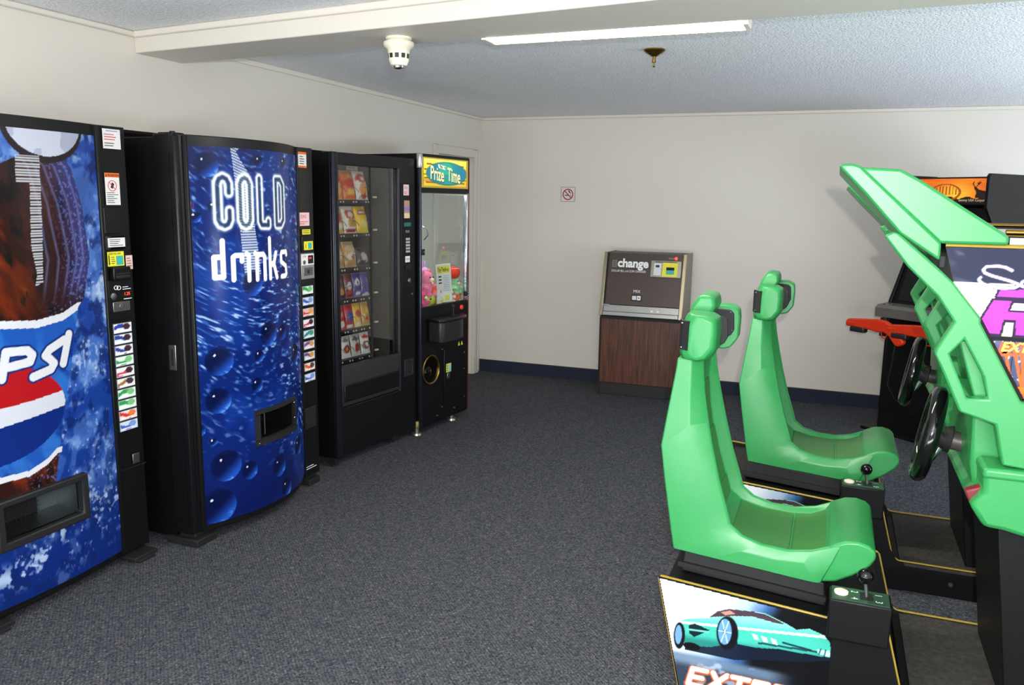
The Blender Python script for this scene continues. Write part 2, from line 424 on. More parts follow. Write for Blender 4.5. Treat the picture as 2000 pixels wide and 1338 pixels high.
# sprinkler
sp = thing('fire_sprinkler', 'brass fire sprinkler head hanging from the ceiling', 'sprinkler', (-.889, 4.14, 2.336))
MB().lathe([(.052, 0), (.053, -.006), (.046, -.014), (.022, -.028), (.013, -.034)], n=30).build('escutcheon', BRASS, sp, smooth=40)
MB().cyl((0, 0, -.03), (0, 0, -.058), .008).build('stem', BRASS, sp, smooth=40)
MB().lathe([(.004, -.056), (.011, -.058), (.011, -.061), (.004, -.063), (.004, -.078), (.007, -.08), (.003, -.084)], n=16).build('deflector', BRASS, sp, smooth=40)

# ------------------------------------------------------------------ drink machines
PANEL = print_mat('glossy_printed_panel', .22, coat=.08, emit=0, spec=.3)
PANEL_LIT = print_mat('backlit_printed_panel', .22, coat=.08, emit=.05, spec=.3)
STICK = print_mat('printed_sticker', .45)
def sticker(parent, b0, b1, z0, z1, m, name='sticker', x=0.0, th=.0012):
    return box(name, m, parent, x, x+th, b0, b1, z0, z1)
def lines(parent, b0, b1, z0, z1, n, m=DTEXT, x=.0014, name='printed_lines', seed=1):
    rnd = random.Random(seed); q = MB(); h = (z1-z0)/n
    for i in range(n):
        z = z1-h*(i+.5); q.box(x-.0004, x, b0, b0+(b1-b0)*rnd.uniform(.55, 1), z-h*.16, z+h*.16)
    return q.build(name, m, parent)
BUTTON_ART = {'cola': ((226, 228, 236), (30, 60, 150), (60, 30, 40)), 'lime': ((220, 236, 224), (40, 150, 80), (120, 190, 120)),
  'cherry': ((232, 226, 226), (200, 60, 90), (60, 30, 40)), 'rootb': ((230, 228, 222), (150, 110, 60), (60, 40, 60)),
  'punch': ((236, 210, 205), (208, 40, 40), (220, 120, 60)), 'water': ((200, 214, 236), (50, 90, 180), (120, 150, 210)),
  'red': ((226, 180, 176), (205, 40, 44), (230, 150, 60)), 'teal': ((190, 220, 224), (30, 130, 150), (60, 150, 110)),
  'grape': ((216, 204, 222), (110, 70, 130), (210, 150, 70)), 'orange': ((230, 210, 190), (220, 90, 50), (90, 60, 60))}
def button(parent, b0, b1, z0, z1, kind, seed):
    base, c1, c2 = BUTTON_ART[kind]
    fr = MB().box(-.002, .006, b0-.004, b1+.004, z0-.004, z1+.004).build('button', GREYPL, parent, .002)
    def P(X, Y):
        u = (X-b0)/(b1-b0); v = (Y-z0)/(z1-z0); p = Paint(u, v, base)
        p.mix(c1, (np.abs(v-.5-.25*np.sin(u*4+seed)) < .2) & (u < .62))
        p.mix(c2, np.hypot((u-.72)/.2, (v-.62)/.34) < 1)
        p.mix((245, 245, 245), (np.abs(v-.22) < .07) & (u > .12) & (u < .8))
        p.mix((200, 205, 215), (u < .03) | (u > .97) | (v < .06) | (v > .94)); return p.c
    painted('button_face', fr, STICK, b0, b1, z0, z1, .0045, P, lambda a, z: (.0068, a, z))
    return fr

def bowed(w0, w1, h):
    c = (w0+w1)/2; hw = (w1-w0)/2
    return lambda b: h*np.maximum(0, 1-((np.asarray(b, float)-c)/hw)**2)

def pepsi_paint(X, Y):
    n1 = fbm(X*9+3, Y*9, 1); n2 = fbm(X*30, Y*22, 5); n3 = fbm(X*75, Y*60, 9, 3)
    p = Paint(X, Y, (24, 62, 150))
    p.mix((10, 34, 108), ss(.9, .0, Y)*.85)
    up_ = ss(.2, .75, Y)*1.0
    p.mix((78, 122, 200), ss(.42, .62, n1)*.8*up_)
    p.mix((150, 178, 226), ss(.56, .72, n2*.6+n1*.45)*.85*(.35+.65*up_))
    p.mix((12, 34, 96), ss(.54, .66, fbm(X*26+9, Y*20+4, 31))*.7)
    p.mix((200, 216, 244), ss(.63, .74, n3*.55+n1*.5)*.7*ss(.05, .25, Y)*(1-.5*ss(1.2, 1.6, Y)))
    p.mix((96, 140, 214), ss(.5, .62, fbm(X*16-Y*5, Y*9, 33))*.5*up_)
    fo = ss(.58, .66, fbm(X*34+8, Y*34, 21))*ss(.08, .0, np.abs(Y-.30-.35*(X-.55)-.04*np.sin(X*14)))
    p.mix((190, 210, 240), fo*.9)
    # bottle
    zr = np.array([.30, .42, .52, .60, .78, .93, 1.07, 1.16, 1.19, 1.35, 1.56, 1.70, 1.735]); xr = np.array([.40, .44, .465, .485, .525, .572, .602, .628, .662, .706, .684, .640, .60])
    zl = np.array([.3, 1.2, 1.42, 1.55, 1.64, 1.70, 1.735]); xl = np.array([-.2, -.12, -.04, .07, .20, .34, .42])
    rgt = np.interp(Y, zr, xr); lft = np.interp(Y, zl, xl)
    bot = (X < rgt) & (X > lft) & (Y < 1.76) & (Y > .30)
    p.mix((44, 18, 16), bot)
    fl = fbm(X*10+.8*Y*6, Y*5, 41); fl2 = fbm(X*26, Y*12+X*8, 43)
    p.mix((128, 42, 18), bot*ss(.46, .66, fl)*ss(.62, .2, X)*.9)
    p.mix((196, 120, 30), bot*ss(.62, .74, fl*.6+fl2*.45)*.8*ss(.6, .3, X))
    p.mix((10, 8, 14), bot*ss(.56, .68, fl2)*.75)
    edge = (rgt-X)
    p.mix((58, 66, 140), bot*ss(.17, .02, edge)*ss(1.1, 1.3, Y)*.75)
    for k in range(5):
        p.mix((120, 140, 205), bot*np.exp(-((edge-.035-.04*k-.01*np.sin(Y*7+k))/.006)**2)*ss(1.15, 1.3, Y)*.5)
    p.mix((110, 120, 190), bot*ss(.62, .72, fbm(X*120, Y*120, 51, 2))*ss(.2, .05, edge)*.7)
    # neck ring and cap
    cap = (np.hypot((X-.535)/.165, (Y-1.86)/.125) < 1)
    p.mix((34, 20, 26), np.hypot((X-.53)/.18, (Y-1.85)/.14) < 1)
    p.mix((206, 210, 226), cap); p.mix((176, 182, 204), cap & (fbm(X*6, Y*6, 61) > .55))
    # vertical striped bar
    bar = inside(X, Y, [(.40, 1.735), (.50, 1.735), (.497, 1.64), (.488, 1.45), (.474, 1.27), (.44, 1.255), (.452, 1.30), (.436, 1.41), (.452, 1.636), (.398, 1.638)])
    p.mix((205, 208, 214), bar*(np.mod(Y, .0105) < .0062)*.9)
    # label
    top = np.interp(X, [-.1, .28, .433, .55, .626], [1.20, 1.132, 1.116, 1.130, 1.162])
    low = np.interp(X, [-.1, .235, .352, .43, .478], [.62, .565, .558, .582, .613])
    lab = (X < np.interp(Y, zr, xr)) & (Y < top) & (Y > low)
    p.mix((30, 84, 176), lab); p.mix((16, 46, 128), lab*ss(.5, .66, fbm(X*7, Y*14, 71))*.8)
    p.mix((52, 120, 204), lab*ss(.52, .7, fbm(X*9+3, Y*9+X*8, 73))*.7)
    r0 = np.interp(X, [-.1, .26, .376, .524], [.86, .828, .831, .844]); r1 = np.interp(X, [-.1, .25, .37, .506], [.80, .757, .767, .781])
    glob = np.hypot((X-.22)/.31, (Y-.80)/.185) < 1
    p.mix((178, 22, 30), lab & glob & (Y > r0)); p.mix((212, 216, 228), lab & glob & (Y <= r0) & (Y > r1)); p.mix((14, 40, 120), lab & glob & (Y <= r1))
    for c, wd in (((20, 40, 110), .024), ((226, 228, 234), .0165)):
        for st in ([(.278, .935), (.302, 1.030), (.385, 1.024), (.404, 1.004), (.392, .980), (.31, .974)],
                   [(.548, 1.040), (.478, 1.012), (.458, .992), (.478, .974), (.494, .956), (.478, .936), (.400, .920)],
                   [(.572, 1.058), (.535, .948)],
                   [(.24, 1.046), (.165, 1.046), (.140, .935), (.215, .931)], [(.153, .99), (.215, .988)],
                   [(.02, .95), (.044, 1.055), (.11, 1.055), (.125, 1.03), (.11, 1.0), (.04, .996)]):
            p.stroke(st, wd, c)
    p.mix((222, 224, 232), (np.abs(Y-top) < .0145) & (X < rgt)); p.mix((222, 224, 232), (np.abs(Y-low) < .011) & (X < rgt+.01))
    return p.c*.92

def cold_paint(X, Y):
    p = Paint(X, Y, (9, 34, 112))
    p.mix((6, 18, 74), ss(1.55, 1.85, Y)*.8); p.mix((5, 20, 84), ss(.5, .1, Y)*.75)
    p.mix((20, 60, 156), ss(.45, .65, fbm(X*4, Y*4, 3))*.7)
    xw = X+.07*np.sin(5.5*Y+.5)+.03*np.sin(11*Y); zw = Y+.11*np.sin(4.6*X+.8)
    al_, ac_ = xw*.83-zw*.55, xw*.55+zw*.83
    st = vnoise(al_*24, ac_*92, 7)*.6+vnoise(al_*42+5, ac_*150, 11)*.4
    zone = np.clip(np.exp(-((Y-.93-.2*np.sin(X*5))/.26)**2)+.75*np.exp(-((X-.72)/.16)**2)*ss(.2, .4, Y)+.5*ss(1.35, 1.5, Y)*ss(1.8, 1.65, Y)*.7+.30*ss(.2, .5, Y), 0, 1)
    p.mix((58, 116, 208), ss(.56, .70, st)*zone*.75); p.mix((196, 220, 248), ss(.70, .82, st)*zone*.9)
    # striped ribbon of light
    zc = np.array([1.17, 1.30, 1.45, 1.60, 1.70, 1.76, 1.80, 1.83]); l = np.array([.305, .295, .283, .27, .262, .255, .25, .245]); rr = np.array([.40, .395, .37, .36, .345, .30, .275, .33])
    rb = (X > np.interp(Y, zc, l)) & (X < np.interp(Y, zc, rr)) & (Y > 1.165) & (Y < 1.83)
    p.mix((150, 165, 200), rb*.45); p.mix((228, 234, 246), rb*(np.mod(Y+.35*(X-.3)*ss(1.4, 1.6, Y), .0125) < .006)*.85)
    # water drops
    for (bx, bz, br) in ((.155, .855, .068), (.142, .67, .060), (.165, .353, .075), (.285, .300, .046), (.49, .262, .055), (.44, .945, .062), (.552, .935, .04), (.12, .165, .085),
        (.135, 1.735, .055), (.08, 1.507, .024), (.368, .847, .03), (.348, .708, .036), (.60, 1.255, .034), (.70, .80, .055), (.05, .545, .03), (.68, .47, .05), (.345, 1.20, .062),
        (.11, .48, .018), (.55, .13, .05), (.41, 1.76, .03), (.62, 1.76, .03), (.71, .30, .05), (.16, 1.55, .03)):
        d = np.hypot((X-bx), (Y-bz))/br; t = ((X-bx)*.6-(Y-bz)*.75)/br
        m = (d < 1)
        p.mix((4, 14, 62), m*(1-ss(.7, 1.0, d)*.35)*.93)
        p.mix((36, 96, 220), m*ss(-.1, .9, t)*.85); p.mix((110, 180, 250), m*ss(.55, 1.0, t)*ss(.45, .6, st)*.9)
        p.mix((235, 240, 255), np.hypot(X-bx+.34*br, Y-bz-.42*br) < max(.0045, br*.075))
    p.c *= .86
    # reflections of wording printed small
    p.mix((120, 60, 50), ((np.abs(Y-1.56) < .014) & (X < .075) & (np.mod(X, .012) < .007))*.8)
    C_ = [(.232, 1.615), (.232, 1.655), (.222, 1.675), (.205, 1.683), (.188, 1.675), (.178, 1.655), (.178, 1.495), (.188, 1.474), (.205, 1.467), (.222, 1.474), (.232, 1.495), (.232, 1.535)]
    O_ = [(.290, 1.655), (.300, 1.675), (.317, 1.683), (.334, 1.675), (.344, 1.655), (.344, 1.495), (.334, 1.474), (.317, 1.467), (.300, 1.474), (.290, 1.495), (.290, 1.655)]
    L_ = [(.408, 1.682), (.408, 1.485), (.418, 1.468), (.465, 1.466), (.465, 1.485)]
    D_ = [(.535, 1.682), (.535, 1.466), (.575, 1.466), (.600, 1.49), (.600, 1.655), (.575, 1.682), (.535, 1.682)]
    d = np.full(X.shape, 9.)
    for s_ in (C_, O_, L_, D_): d = np.minimum(d, sdist(X, Y, s_))
    p.mix((214, 224, 230), np.exp(-((d-.0175)/.010)**2)*.7)
    p.mix((40, 58, 70), (1-ss(.005, .011, d))*.6); p.mix((244, 246, 236), np.exp(-((d-.0165)/.0058)**2))
    for s_ in ([(.190, 1.400), (.190, 1.237), (.150, 1.237), (.150, 1.328), (.190, 1.328)], [(.240, 1.222), (.240, 1.325), (.252, 1.332), (.286, 1.332), (.286, 1.305)],
               [(.313, 1.337), (.325, 1.33), (.325, 1.215)], [(.365, 1.337), (.375, 1.33), (.375, 1.215)], [(.375, 1.33), (.418, 1.33), (.428, 1.318), (.428, 1.213)],
               [(.468, 1.402), (.468, 1.213)], [(.516, 1.332), (.500, 1.285), (.472, 1.28), (.500, 1.275), (.522, 1.213)],
               [(.622, 1.318), (.618, 1.332), (.572, 1.332), (.564, 1.318), (.566, 1.285), (.612, 1.262), (.618, 1.225), (.606, 1.213), (.568, 1.213)]):
        p.stroke(s_, .0120, (252, 252, 248))
    return p.c

def cut(o, x0, x1, y0, y1, z0, z1):
    """cut a box out of a mesh object (its own coordinates)"""
    c = MB().box(x0, x1, y0, y1, z0, z1).build('cutter', BLACK); c.parent = o.parent
    old = list(o.modifiers); m = o.modifiers.new('cut', 'BOOLEAN'); m.object = c; m.operation = 'DIFFERENCE'; m.solver = 'EXACT'
    bpy.context.view_layer.update()
    me = bpy.data.meshes.new_from_object(o.evaluated_get(bpy.context.evaluated_depsgraph_get()))
    o.modifiers.clear(); o.data = me; bpy.data.objects.remove(c)

def drink_machine(name, label, loc, rz, W, H, bow, pb0, pb1, z0, painter, hole, depth=.78):
    t = thing(name, label, 'vending machine', loc, rz)
    f = bowed(pb0-.03, pb1+.03, bow)
    box('cabinet', BLACK, t, -depth, -.115, .012, W-.012, .03, H-.012, .004)
    # door with bowed front, extruded upward
    bs = np.linspace(pb0-.03, pb1+.03, 25)
    out = [(-.11, 0), (-.11, W), (-.012, W), (-.004, W-.008)]+[(float(f(b))-.004, float(b)) for b in bs[::-1]]+[(-.004, .008), (-.012, 0)]
    door = MB().prism(out, z0, H, 'z').build('door', SATIN, t, .003)
    cut(door, -.09, .5, *hole)
    painted('graphic_panel', t, PANEL_LIT if bow > .1 else PANEL, pb0, pb1, z0+.028, H-.045, .0031, painter, lambda b, z: (f(b)+.001, b, z), keep=lambda b, z: ~((b > hole[0]-.006) & (b < hole[1]+.006) & (z > hole[2]-.006) & (z < hole[3]+.006)))
    def strip(b_, nm):
        MB().prism([(float(f(b_))-.006, b_-.010), (float(f(b_))+.010, b_-.006), (float(f(b_))+.010, b_+.006), (float(f(b_))-.006, b_+.010)], z0+.01, H-.005, 'z').build(nm, SATIN, t, .002)
    strip(pb0-.008, 'frame_post'); strip(pb1+.010, 'frame_post')
    return t, f

# first drink machine, cut by the left edge of the picture
pm, pf_ = drink_machine('drink_vending_machine', 'black drink vending machine with a cola bottle on its blue front', (-2.792, 1.75, 0), 0, .945, 1.874, .035, .045, .775, .045, pepsi_paint, (.225, .56, .332, .466))
for y in (.10, .80): MB().box(-.2, .05, y, y+.13, .012, .03).box(-.05, .055, y+.02, y+.11, 0, .014).build('foot', RUBBER, pm, .003)
C = 0.0
sticker(pm, .823, .912, 1.783, 1.862, WHITE); lines(pm, .83, .905, 1.815, 1.845, 3, REDP, seed=3); lines(pm, .83, .905, 1.79, 1.81, 2, seed=4); lines(pm, .84, .905, 1.85, 1.858, 1, mat('blue_print', (60, 90, 190), .5), seed=6)
sticker(pm, .820, .893, 1.556, 1.686, WHITE); sticker(pm, .820, .893, 1.668, 1.686, ORANGEP, 'sticker_band', .0012, .0004)
text('lettering', 'WARNING', .0145, front(.832, 1.6715, .0020), DTEXT, pm, offset=.0003)
q = MB(); q.prism([(.823, 1.6705), (.831, 1.6705), (.827, 1.6825)], .0016, .0020, 'x'); q.build('warning_triangle', DTEXT, pm)
MB().tube([(.0016, .855+.021*math.cos(a), 1.634+.021*math.sin(a)) for a in np.linspace(0, 2*math.pi, 28, endpoint=False)], .0014, 6, True).tube([(.0016, .840, 1.648), (.0016, .870, 1.620)], .0014, 6).build('prohibition_ring', REDP, pm)
MB().prism([(.846, 1.626), (.858, 1.622), (.866, 1.642), (.854, 1.648)], .0012, .0016, 'x').build('tilting_machine_symbol', DTEXT, pm)
lines(pm, .826, .884, 1.562, 1.61, 6, seed=8)
box('card_reader_cover', SATIN, pm, -.002, .006, .800, .886, 1.440, 1.545, .002); box('cover_edge', STEEL, pm, .001, .008, .797, .799, 1.442, 1.543)
box('label_holder', glass_mat('holder_plastic', (.7, .7, .7)), pm, 0, .003, .802, .911, 1.374, 1.428); sticker(pm, .812, .900, 1.383, 1.421, WHITE, x=.003); lines(pm, .82, .893, 1.386, 1.418, 4, seed=9, x=.0046)
sticker(pm, .807, .892, 1.304, 1.364, YELLOW); text('lettering', 'INSERT BILL HERE', .0105, front(.8135, 1.352, .0020), DTEXT, pm, sx=.75)
sticker(pm, .851, .886, 1.308, 1.346, TEAL, 'dollar_picture', .0012, .0004); lines(pm, .826, .846, 1.312, 1.345, 4, seed=11, x=.0018)
MB().prism([(.812, 1.350), (.817, 1.350), (.817, 1.318), (.8195, 1.318), (.8145, 1.308), (.8095, 1.318), (.812, 1.318)], .0012, .0017, 'x').build('arrow', DTEXT, pm)
sticker(pm, .901, .936, 1.286, 1.345, mat('peach_sticker', (226, 190, 176), .5)); lines(pm, .906, .932, 1.295, 1.338, 4, mat('plum_print', (130, 80, 110), .5), seed=13)
MB().box(-.002, .022, .815, .905, 1.246, 1.300).build('bill_acceptor', SATIN, pm, .004); box('bill_slot', RUBBER, pm, .02, .0225, .825, .895, 1.270, 1.276)
box('bill_guide', GREYPL, pm, .02, .026, .825, .895, 1.256, 1.266, .001)
box('coin_panel', SATIN, pm, -.002, .003, .800, .925, 1.08, 1.245, .001)
MB().lathe([(.015, .003), (.015, .006), (.008, .008)], (0, .822, 1.178), axis='x').build('coin_return_knob', STEEL, pm, smooth=40)
MB().tube([(.004, .838+.010*math.cos(a), 1.214+.008*math.sin(a)) for a in np.linspace(0, 6.28, 18)], .0015, 6).tube([(.004, .852+.010*math.cos(a), 1.212+.008*math.sin(a)) for a in np.linspace(0, 6.28, 18)], .0015, 6).build('coin_symbol', WTEXT, pm)
text('price_display', '1.25', .019, front(.878, 1.178, .0036), LED, pm); lines(pm, .872, .922, 1.200, 1.218, 2, WTEXT, .0036, seed=14); lines(pm, .875, .918, 1.158, 1.168, 1, WTEXT, .0036, seed=15)
box('coin_slot_plate', STEEL, pm, .002, .006, .816, .905, 1.112, 1.154, .003)
MB().lathe([(.012, .006), (.012, .0085), (.006, .009)], (0, .862, 1.134), axis='x').build('lock', STEEL, pm, smooth=40)
kinds = ['cola', 'cola', 'cola', 'lime', 'cherry', 'rootb', 'lime', 'lime', 'punch', 'water']
for i, k in enumerate(kinds):
    z = 1.062-i*.0473*1.0
    button(pm, .808, .903, z-.040, z, k, i)
box('lock_plate', STEEL, pm, 0, .004, .868, .906, .435, .480, .002)
box('door_seam', RUBBER, pm, -.003, .0006, .79, .945, .420, .423)
# delivery bin
def bin_(parent, f, b0, b1, z0, z1, proud, deep, fm, im):
    x = float(f((b0+b1)/2))
    MB().prism([(b0, z0), (b1, z0), (b1, z1), (b0, z1)], x-.03, x+proud, 'x', holes=[[(b0+.03, z0+.032), (b0+.03, z1-.026), (b1-.03, z1-.026), (b1-.03, z0+.032)]]).build('delivery_frame', fm, parent, .006)
    return x
x = bin_(pm, pf_, .195, .590, .300, .492, .022, .1, GREYPL, RUBBER)
box('delivery_chute', RUBBER, pm, -.0895, -.088, .226, .559, .333, .465)
GT = mat('grey_tray', (128, 134, 136), .35, 1)
MB().add([(x-.01, .226, .3335), (x-.01, .559, .3335), (-.087, .559, .35), (-.087, .226, .35)], [(0, 1, 2, 3)]).build('delivery_shelf', GT, pm)
box('chute_side_plate', GT, pm, -.087, x-.012, .555, .5595, .334, .465)
box('chute_back_plate', GT, pm, -.0875, -.086, .46, .559, .334, .465)
g = MB()
for k in range(13): g.box(-.07, -.068, .232+k*.018, .234+k*.018, .340, .465)
for k in range(7): g.box(-.07, -.068, .227, .46, .345+k*.018, .347+k*.018)
g.build('security_grille', GREYPL, pm)['kind'] = 'stuff'

# second drink machine
cm, cf = drink_machine('drink_vending_machine', 'black vending machine with bowed blue front reading COLD drinks', (-2.640, 2.797, 0), 0, 1.010, 1.858, .115, .062, .830, .06, cold_paint, (.344, .646, .435, .563))
MB().box(-.16, .02, .0, .13, 0, .035).box(-.10, -.01, .02, .14, .035, .06).build('foot', RUBBER, cm, .004)
MB().box(-.16, .0, .9, 1.0, 0, .035).box(-.1, -.02, .88, .99, .035, .06).build('foot', RUBBER, cm, .004)
MB().box(-.13, -.05, .05, .12, 1.858, 1.868).cyl((-.03, .03, 1.858), (-.03, .03, 1.87), .012, n=10).build('hinge', RUBBER, cm, .002)
box('side_lock_plate', STEEL, cm, -.085, -.045, -.004, .0, .83, .945, .002); box('lock_slot', RUBBER, cm, -.07, -.058, -.006, -.003, .85, .925)
box('front_left_edge', SATIN, cm, -.03, .006, -.002, .03, .065, 1.855, .008)
sticker(cm, .872, .945, 1.753, 1.834, WHITE); box('sticker_band', ORANGEP, cm, .0012, .0017, .872, .945, 1.822, 1.834); box('sticker_band', ORANGEP, cm, .0012, .0017, .872, .945, 1.753, 1.763)
lines(cm, .886, .932, 1.768, 1.816, 4, DTEXT, .0018, seed=21)
sticker(cm, .862, .958, 1.450, 1.520, PINK); text('lettering', 'DNS', .026, front(.880, 1.490, .0016), REDP, cm); lines(cm, .872, .945, 1.456, 1.476, 2, REDP, .0016, seed=22)
sticker(cm, .892, .965, 1.404, 1.431, YELLOW); lines(cm, .898, .958, 1.408, 1.428, 2, DTEXT, .0016, seed=23)
box('bill_acceptor', SATIN, cm, -.002, .012, .872, .978, 1.315, 1.395, .003); sticker(cm, .888, .968, 1.322, 1.368, YELLOW, x=.012); sticker(cm, .925, .955, 1.328, 1.360, TEAL, 'dollar_picture', .0132, .0005); text('lettering', '1', .03, front(.897, 1.333, .0138), DTEXT, cm)
box('coin_mechanism', mat('grey_bezel', (150, 152, 156), .4, .4), cm, 0, .008, .866, .985, 1.165, 1.305, .004)
box('coin_mechanism_top', WHITE, cm, .006, .0095, .870, .981, 1.240, 1.300, .002); box('price_window', RUBBER, cm, .0085, .0105, .925, .972, 1.248, 1.292)
text('price_display', '1.00', .014, front(.929, 1.273, .0110), LED, cm); text('lettering', 'COIN', .013, front(.876, 1.284, .0100), DTEXT, cm); MB().lathe([(.011, .009), (.011, .012), (.006, .013)], (0, .890, 1.257), axis='x').build('coin_return_knob', STEEL, cm, smooth=40)
box('coin_return_flap', STEEL, cm, .007, .010, .885, .968, 1.185, 1.228, .002); box('flap_handle', GREYPL, cm, .010, .014, .918, .932, 1.196, 1.216, .002)
for i, k in enumerate(['lime', 'water', 'red', 'cherry', 'teal', 'grape', 'grape', 'orange', 'water']):
    z = 1.128-i*.0602
    button(cm, .872, .968, z-.043, z, k, i+20)
box('coin_return_cup', RUBBER, cm, -.002, .004, .862, .972, .335, .455, .003)
lines(cm, .86, .97, .10, .125, 2, WTEXT, .0014, seed=25)
# can delivery slot following the bow
b0, b1, z0, z1 = .322, .668, .405, .585
def bowbar(b_lo, b_hi, za, zb, off):
    return MB().loft([[(float(cf(b))-.004, b, za), (float(cf(b))+off, b, za+.003), (float(cf(b))+off, b, zb-.003), (float(cf(b))-.004, b, zb)] for b in np.linspace(b_lo, b_hi, 9).tolist()])
fb = bowbar(b0, b1, z0, z0+.032, .016)
for q in (bowbar(b0, b1, z1-.024, z1, .014), bowbar(b0, b0+.024, z0+.03, z1-.022, .014), bowbar(b1-.024, b1, z0+.03, z1-.022, .014)): fb.add(q.v, q.f)
fb.build('delivery_frame', GREYPL, cm)
box('delivery_opening', mat('slot_black', (6, 6, 7), .3), cm, -.0895, -.086, .345, .645, .436, .562)
xs = float(cf(.40))-.012; MB().cyl((xs, .40, .45), (xs, .40, .555), .004, n=10).build('slot_rod', CHROME, cm, smooth=40)
for bz in ((.64, .555), (.64, .475), (.335, .42)):
    MB().ball((float(cf(bz[0]))+.012, bz[0], bz[1]), .006, n=10, m=6).build('screw', CHROME, cm, smooth=60)

# ------------------------------------------------------------------ snack machine
sm = thing('snack_vending_machine', 'black glass-fronted snack vending machine between drink machine and prize game', 'vending machine', (-2.672, 4.008, 0), R(-7.6))
W = .815; H = 1.856; ZB = .065
DEP = -.62
box('back_panel', BLACK, sm, DEP, DEP+.02, 0, W, ZB, H)
box('side_panel', BLACK, sm, DEP+.02, -.06, 0, .02, ZB, H); box('side_panel', BLACK, sm, DEP+.02, -.06, W-.02, W, ZB, H)
box('top_panel', BLACK, sm, DEP+.02, -.06, .02, W-.02, H-.05, H); box('bottom_panel', BLACK, sm, DEP+.02, -.06, .02, W-.02, ZB, .36)
INN = mat('snack_cabinet_liner', (62, 58, 54), .6)
box('inner_wall', INN, sm, DEP+.02, -.06, .600, .612, .36, H-.05)
# door ring
dr = MB().prism([(0, ZB), (W, ZB), (W, H), (0, H)], -.058, 0, 'x', holes=[[(.062, .36), (.062, 1.785), (.632, 1.785), (.632, .36)]])
dr.build('door', SATIN, sm, .004)
MB().prism([(.014, 0), (.020, .012), (.020, .042), (.014, .055), (0, .055), (0, 0)], ZB, H, 'z').build('hinge_post', mat('blue_black_steel', (34, 36, 44), .25, .6), sm, .004)
box('glass_frame', STEEL, sm, -.004, .003, .060, .0635, .36, 1.787); box('glass_frame', mat('grey_trim', (90, 92, 100), .3, .8), sm, -.004, .006, .628, .640, .36, 1.787)
box('glass_pane', glass_mat('smoked_glass', (.86, .86, .85), 1, .02, 1.6), sm, -.022, -.018, .0625, .6315, .612, 1.786)
box('glass_joint', GREYPL, sm, -.022, -.012, .376, .380, .615, 1.785)
MB().prism([(-.045, .605), (-.004, .612), (.004, .596), (.004, .365), (-.045, .365)], .066, .628, 'y').build('delivery_door', GREYPL, sm, .006)
MB().prism([(.004, .50), (.012, .498), (.012, .40), (.004, .39)], .080, .615, 'y').build('push_flap', SATIN, sm, .004)
# selection column
box('selection_panel', BLACK, sm, -.002, .004, .660, .800, .62, 1.70, .002)
sticker(sm, .685, .742, 1.622, 1.690, PINK, x=.004); text('lettering', 'DNS', .018, front(.694, 1.664, .0055), REDP, sm); lines(sm, .690, .738, 1.628, 1.648, 2, REDP, .0055, seed=31)
sticker(sm, .690, .748, 1.478, 1.590, mat('photo_card', (180, 140, 120), .5), x=.004); MB().box(.0052, .0056, .69, .748, 1.478, 1.51).build('card_band', mat('card_cream', (225, 205, 160), .5), sm); MB().box(.0052, .0056, .69, .748, 1.525, 1.55).build('card_band', mat('card_violet', (150, 120, 180), .5), sm)
box('price_window', mat('teal_display', (24, 84, 84), .2, emit=.3), sm, .003, .006, .690, .760, 1.425, 1.450)
box('coin_slot_plate', STEEL, sm, .003, .007, .705, .745, 1.385, 1.402, .001)
for r in range(5):
    for c in range(2):
        box('key', mat('key_grey', (170, 170, 172), .5), sm, .003, .009, .707+c*.021, .725+c*.021, 1.338-r*.020, 1.352-r*.020, .001)
box('coin_return_label', WHITE, sm, .003, .0055, .700, .748, 1.195, 1.235); box('bill_slot', RUBBER, sm, .003, .012, .70, .76, 1.15, 1.18, .003); text('lettering', 'COIN', .016, front(.704, 1.21, .0060), DTEXT, sm)
MB().lathe([(.016, .003), (.016, .010), (.010, .013)], (0, .738, 1.075), axis='x').build('lock', STEEL, sm, smooth=40)
MB().lathe([(.008, .003), (.008, .008), (.004, .009)], (0, .770, .985), axis='x').build('lock', STEEL, sm, smooth=40)
MB().prism([(.685, .44), (.785, .44), (.785, .555), (.685, .555)], -.002, .006, 'x', holes=[[(.70, .455), (.70, .54), (.77, .54), (.77, .455)]]).build('coin_return_frame', GREYPL, sm, .002); box('coin_return_cup', RUBBER, sm, .0, .0015, .70, .77, .455, .54)
for (x_, y_) in ((-.05, .02), (-.06, .60), (-.55, .05), (-.55, .72)):
    MB().prism([(y_, ZB+.002), (y_+.05, ZB+.002), (y_+.04, .01), (y_+.01, .01)], x_-.03, x_+.02, 'x').cyl((x_-.005, y_+.025, 0), (x_-.005, y_+.025, .012), .018, n=14).build('foot', RUBBER, sm)
SHZ = [1.592, 1.388, 1.180, .988, .797, .613]
SHF = -.13
NCOL = [4, 4, 4, 6, 6, 5]
for r, z in enumerate(SHZ):
    tr = box('shelf_tray', mat('tray_black', (26, 25, 25), .45), sm, DEP+.03, SHF, .07, .545, z-.028, z-.004, .002)
    n = NCOL[r]; wd = .475/n
    for c in range(n):
        y = .07+wd*(c+.5)
        for dy in (-.011, .014):
            MB().cyl((SHF, y+dy, z-.015), (SHF+.003, y+dy, z-.015), .0055, n=8).build('price_button', WHITE, tr)
    box('tray_latch', CREAM, tr, SHF-.01, SHF+.004, .552, .582, z+.010, z+.021, .002)
